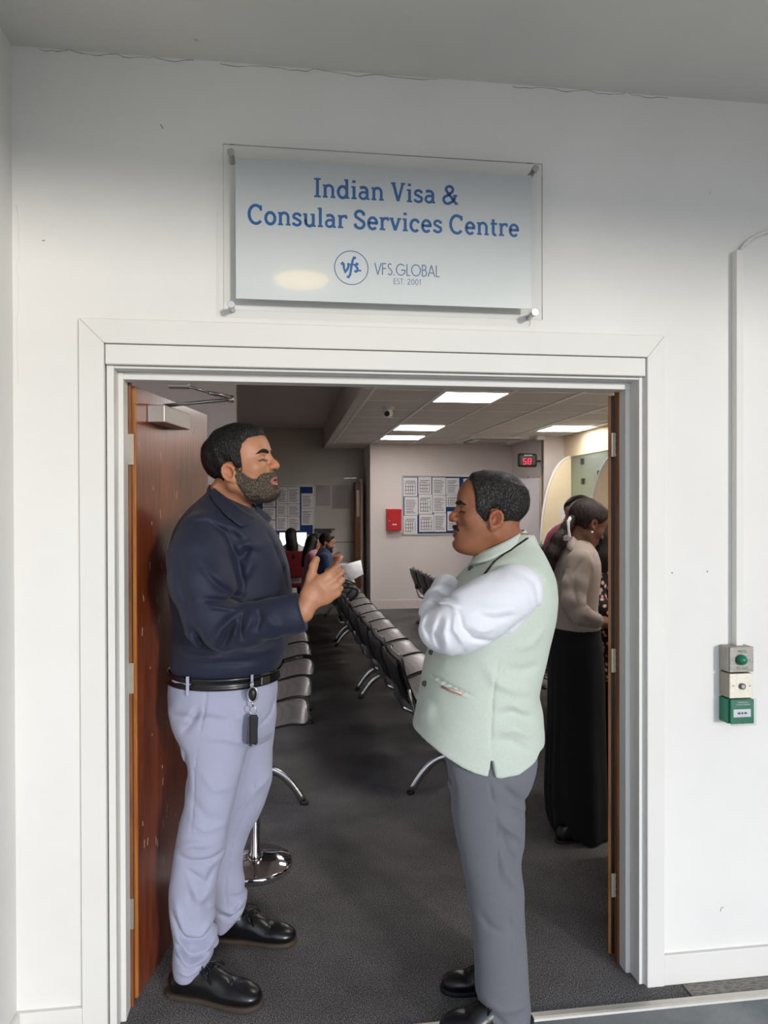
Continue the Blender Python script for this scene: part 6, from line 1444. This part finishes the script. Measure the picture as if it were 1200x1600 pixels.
def stander(label, y, tab, O, R, top, skinc, legs, hair=BHAIR, sc=1.0, arms=()):
    e = figure(label, (tab[0][1]*0+PY(legs[0][1], 900, y)[0], y, 0)); tr_ = rings_px(tab, y); f = S(); f.loft(tr_, k=.02)
    for pts, r in arms: f.chain(pts, r, k=.02, kk=.02)
    f.add_disp(waves(121, 10, 25, .003)); a = np.array(tr_); lo = (a[:, 1].min()-.5, y-.4, a[:, 0].min()-.02); hi = (a[:, 1].max()+.5, y+.4, a[:, 0].max()+.05); mesh_sdf('top', f, lo, hi, .010, top, e, N=16)
    lr = rings_px(legs, y); t = S(); t.loft(lr, k=.02); b2 = np.array(lr); mesh_sdf('trousers', t, (b2[:, 1].min()-.4, y-.3, .02), (b2[:, 1].max()+.4, y+.3, b2[:, 0].max()+.03), .012, cloth('dark trousers', (16, 16, 20), 300), e, N=16)
    bd = S(); fr, build, col = head_set(bd, e, O, R, sc, skinc, hexc(120, 66, 60), mat=hair, h=.006); bd.seg(fr.w((-.03, 0, -.05)), (tr_[0][1], y, tr_[0][0]-.02), .05, .07, k=.02)
    bd.loft([(q[0], q[1], q[2], q[3]*.8, q[4]*.8) for q in tr_], k=.02); bd.loft([(q[0], q[1], q[2], q[3]*.8, q[4]*.8) for q in lr], k=.02)
    mesh_sdf('body', bd, (O[0]-.6, y-.4, .03), (O[0]+.6, y+.4, O[2]+.2), .009, SKINM, e, color=col, N=16); build(); return e
stander('woman in a magenta top leaning at the counter, behind the ponytailed woman', 2.1, [(816, 880, 912, .06), (824, 866, 922, .12), (834, 857, 930, .16), (850, 852, 934, .17), (880, 858, 934, .165), (930, 862, 932, .16), (985, 862, 936, .17)],
        PY(905, 806, 2.1), rot(PI/2+2.2, -.2, 0), cloth('magenta top', (150, 22, 74), 400, .1), hexc(140, 92, 68), [(980, 864, 934, .16), (1080, 868, 930, .15), (1190, 872, 926, .13)])
# ---- seated people
def sitter(label, x, y, face, skinc, topc, botc, headO, R, shoulder_z=1.08, hip=(0, 0), legs=True, hair=BHAIR, beard=False, arms=None, sc=1.0, w=.19, lean=0, long_hair=None, bottom=.46, knee=None, foot=None, top_tab=None):
    e = figure(label, (x, y, 0)); d = np.array([math.cos(face), math.sin(face), 0]); s = np.array([-math.sin(face), math.cos(face), 0]); base = np.array([x, y, 0])
    tz = [(bottom, 0, .16, w*.95), (bottom+.12, 0, .145, w*.93), (bottom+.28, lean*.35, .13, w*.95), (shoulder_z-.16, lean*.7, .13, w*1.05), (shoulder_z-.06, lean*.85, .115, w*1.1), (shoulder_z, lean*.95, .085, w*.75), (shoulder_z+.05, lean, .06, .07)]
    along = abs(d[0]) > .7
    rg = [(z, x+d[0]*o_, y+d[1]*o_, (a if along else b_), (b_ if along else a)) for z, o_, a, b_ in tz]
    f = S(); f.loft(rg, k=.02); hands = []
    for i, sg_ in enumerate((-1, 1)):
        sh_ = base+s*sg_*w*.98+d*lean*.85+np.array([0, 0, shoulder_z-.07]); el = sh_+d*.06+s*sg_*.03+np.array([0, 0, -.27]); wr = (np.array(arms[i]) if arms else el+d*.24+np.array([0, 0, -.03]))
        f.chain([sh_, el*.55+sh_*.45, el], [.062, .055, .048], k=.03, kk=.02); f.chain([el, el*.4+wr*.6], [.046, .038], k=.02); hands.append((el, wr))
    f.add_disp(waves(131, 10, 25, .003)); mesh_sdf('top', f, (x-.5, y-.5, bottom-.02), (x+.6, y+.5, shoulder_z+.08), .010, topc, e, N=16)
    bd = S(); fr, build, col = head_set(bd, e, headO, R, sc, skinc, hexc(140, 80, 74), mat=hair, h=.006, female=not beard, jaw=1.0, beard=beard)
    bd.seg(fr.w((-.03, 0, -.05)), (x+d[0]*lean, y+d[1]*lean, shoulder_z-.02), .05, .06, k=.02); bd.loft([(q[0], q[1], q[2], q[3]*.75, q[4]*.75) for q in rg], k=.02)
    for el, wr in hands:
        bd.chain([el, wr], [.036, .026], k=.02); X = wr-el; X /= np.linalg.norm(X); Z = np.array([0, 0, 1.])-X*X[2]; Z /= np.linalg.norm(Z)
        hand(bd, _v(wr), np.stack([X, np.cross(Z, X), Z], 1).astype(np.float32), .9, curl=[.35]*4, k=.01)
    t = S(); feet = []
    for sg_ in (-1, 1):
        hp = base+s*sg_*.09+np.array([0, 0, bottom+.07]); kn = base+d*.44+s*sg_*.13+np.array([0, 0, .50]); ak = base+d*.46+s*sg_*.13+np.array([0, 0, .10])
        if foot is not None and sg_ == foot[0]: kn = base+d*.40+s*sg_*.11+np.array([0, 0, .52]); ak = np.array(foot[1])
        t.chain([hp, kn], [.088, .065], k=.03); t.chain([kn, ak], [.062, .045], k=.02); bd.chain([hp, kn, ak, ak-np.array([0, 0, .04])], [.05, .045, .035, .03], k=.02); feet.append(ak)
    mesh_sdf('trousers', t, (x-.7, y-.8, .05), (x+.8, y+.8, .75), .012, botc, e, N=16)
    mesh_sdf('body', bd, (x-.7, y-.8, .05), (x+.85, y+.8, headO[2]+.2), .008, SKINM, e, color=col, N=16); build()
    for ak in feet:
        s_ = empty('shoe'); s_.parent = e; hl = ak-d*.07; to = ak+d*.18; shoe(s_, (hl[0], hl[1], 0), (to[0], to[1], 0), 1, BLACKLEATHER, plain('white sole', (220, 212, 200), .6), laces=False)
    if long_hair: h_ = S(); h_.chain([_v(p) for p in long_hair[0]], long_hair[1], k=.02, kk=.03); h_.add_disp(waves(133, 12, 50, .004, (1, 1, .3))); c = np.mean(long_hair[0], 0); mesh_sdf('long_hair', h_, c-.45, c+.45, .008, hair, e, N=16)
    return e
yb = 7.35; hO = PY(511, 848, yb)
pp = [PY(527, 880, yb-.10), PY(522, 874, yb+.12)]
sitter('bearded man in a dark blue T-shirt seated in the middle row, reading papers', hO[0]-.07, yb, 0, hexc(176, 122, 96), cloth('dark blue jersey', (20, 42, 78), 400, .1), cloth('charcoal jeans', (52, 54, 60), 400, .1),
       (hO[0], yb, hO[2]), rot(-.15, -.25, 0), shoulder_z=1.06, beard=True, lean=.03, arms=pp, w=.20, sc=1.0, foot=(-1, (.92, yb-.13, .10)))
# papers in his hand
pc_ = [Vector(PY(*q, yb-.12)) for q in ((563.8, 875), (568, 897), (548.7, 907.5), (530, 884))]
e = empty('paper_sheets', pc_[3], 'white printed papers held up by the bearded man in blue', 'papers')
def sheet_(qs, off, nm, ins=0):
    c = sum(qs, Vector())/4; V = [q.lerp(c, ins)+Vector((0, off, 0)) for q in qs]; t = B(); rows = [[tuple(V[3]), tuple(V[0])], [tuple(V[2]), tuple(V[1])]]; return t.grid(rows, .002)
sheet_(pc_, 0, 's').build('front_sheet', PAPER, e)
q2_ = [p+Vector((-.10, .03, .02)) for p in pc_]; sheet_([pc_[3].lerp(pc_[0], .3)+Vector((0, .02, .0)), pc_[2]+Vector((.06, .02, -.03)), PY and Vector(PY(540, 905, yb-.1)), Vector(PY(526, 882, yb-.1))], 0, 's').build('rear_sheet', PAPER, e)
b = B()
for k in range(5):
    t = .22+.13*k; a = pc_[0].lerp(pc_[1], t); c = pc_[3].lerp(pc_[2], t); b.tube([a.lerp(c, .12)+Vector((0, -.004, 0)), a.lerp(c, .7)+Vector((0, -.004, 0))], .0012, 4)
b.build('print', INK, e)
y2 = 8.15; hO = PY(492, 848, y2)
sitter('dark-haired woman in a pink patterned top seated beyond the bearded man', hO[0]-.05, y2, 0, hexc(160, 110, 86), cloth('pink patterned cotton', (176, 120, 130), 300, .1, var=.3), cloth('dark leggings', (24, 22, 28), 400), (hO[0], y2, hO[2]), rot(-.4, -.2, 0), shoulder_z=1.02,
       long_hair=([(hO[0]-.04, y2-.03, hO[2]+.02), (hO[0]-.09, y2-.05, hO[2]-.14), (hO[0]-.15, y2-.06, hO[2]-.30)], [.09, .085, .05]))
y3 = 8.95; hO = PY(454.5, 838, y3)
sitter('woman with long dark hair sitting at the monitor, her back turned', hO[0]+.02, y3, PI/2, hexc(160, 110, 86), cloth('pale patterned shawl', (188, 180, 178), 200, .3, var=.35), cloth('black trousers b', (20, 20, 24), 300), (hO[0], y3, hO[2]), rot(PI/2, 0, 0), shoulder_z=1.05,
       long_hair=([(hO[0]-.0, y3-.06, hO[2]+.03), (hO[0]+.02, y3-.10, hO[2]-.15), (hO[0]+.03, y3-.13, hO[2]-.30)], [.085, .085, .075]))
sitter('seated person in red and blue jeans glimpsed between the vest and black skirt', 2.13, 3.48, 0, hexc(150, 100, 76), cloth('red cotton', (176, 16, 36), 400, .1), cloth('blue denim', (40, 62, 96), 300, .2), (2.19, 3.48, 1.22), rot(.3, -.1, 0), shoulder_z=1.0, w=.17)
# ================================================================== LIGHT
wd = bpy.data.worlds.new('sky'); SC.world = wd; wd.use_nodes = True; n = wd.node_tree.nodes; bg = n['Background']
tc = n.new('ShaderNodeTexCoord'); sp_ = n.new('ShaderNodeSeparateXYZ'); rp = n.new('ShaderNodeValToRGB')
wd.node_tree.links.new(tc.outputs['Generated'], sp_.inputs[0]); wd.node_tree.links.new(sp_.outputs['Z'], rp.inputs[0])
mr = n.new('ShaderNodeMath'); mr.operation = 'MULTIPLY_ADD'; mr.inputs[1].default_value = .5; mr.inputs[2].default_value = .5
wd.node_tree.links.new(sp_.outputs['Z'], mr.inputs[0]); wd.node_tree.links.new(mr.outputs[0], rp.inputs[0])
e_ = rp.color_ramp.elements; e_[0].position = .49; e_[0].color = (.23, .215, .19, 1); e_[1].position = .53; e_[1].color = (.77, .84, .97, 1); e3 = e_.new(.8); e3.color = (.50, .62, .85, 1)
wd.node_tree.links.new(rp.outputs[0], bg.inputs[0]); bg.inputs[1].default_value = 2.2
sl = bpy.data.lights.new('sun', 'SUN'); sl.energy = 1.5; sl.angle = math.radians(6); sl.color = (1, .95, .88)
so = bpy.data.objects.new('sun', sl); COL.objects.link(so)
d = Vector((-.42, 1.0, -.15)).normalized(); so.rotation_euler = d.to_track_quat('-Z', 'Y').to_euler(); so.location = (4, -8, 4)
SC.view_settings.view_transform = 'Standard'; SC.view_settings.look = 'None'; SC.view_settings.gamma = 1; SC.view_settings.use_curve_mapping = False
SC.view_settings.exposure = 0.27
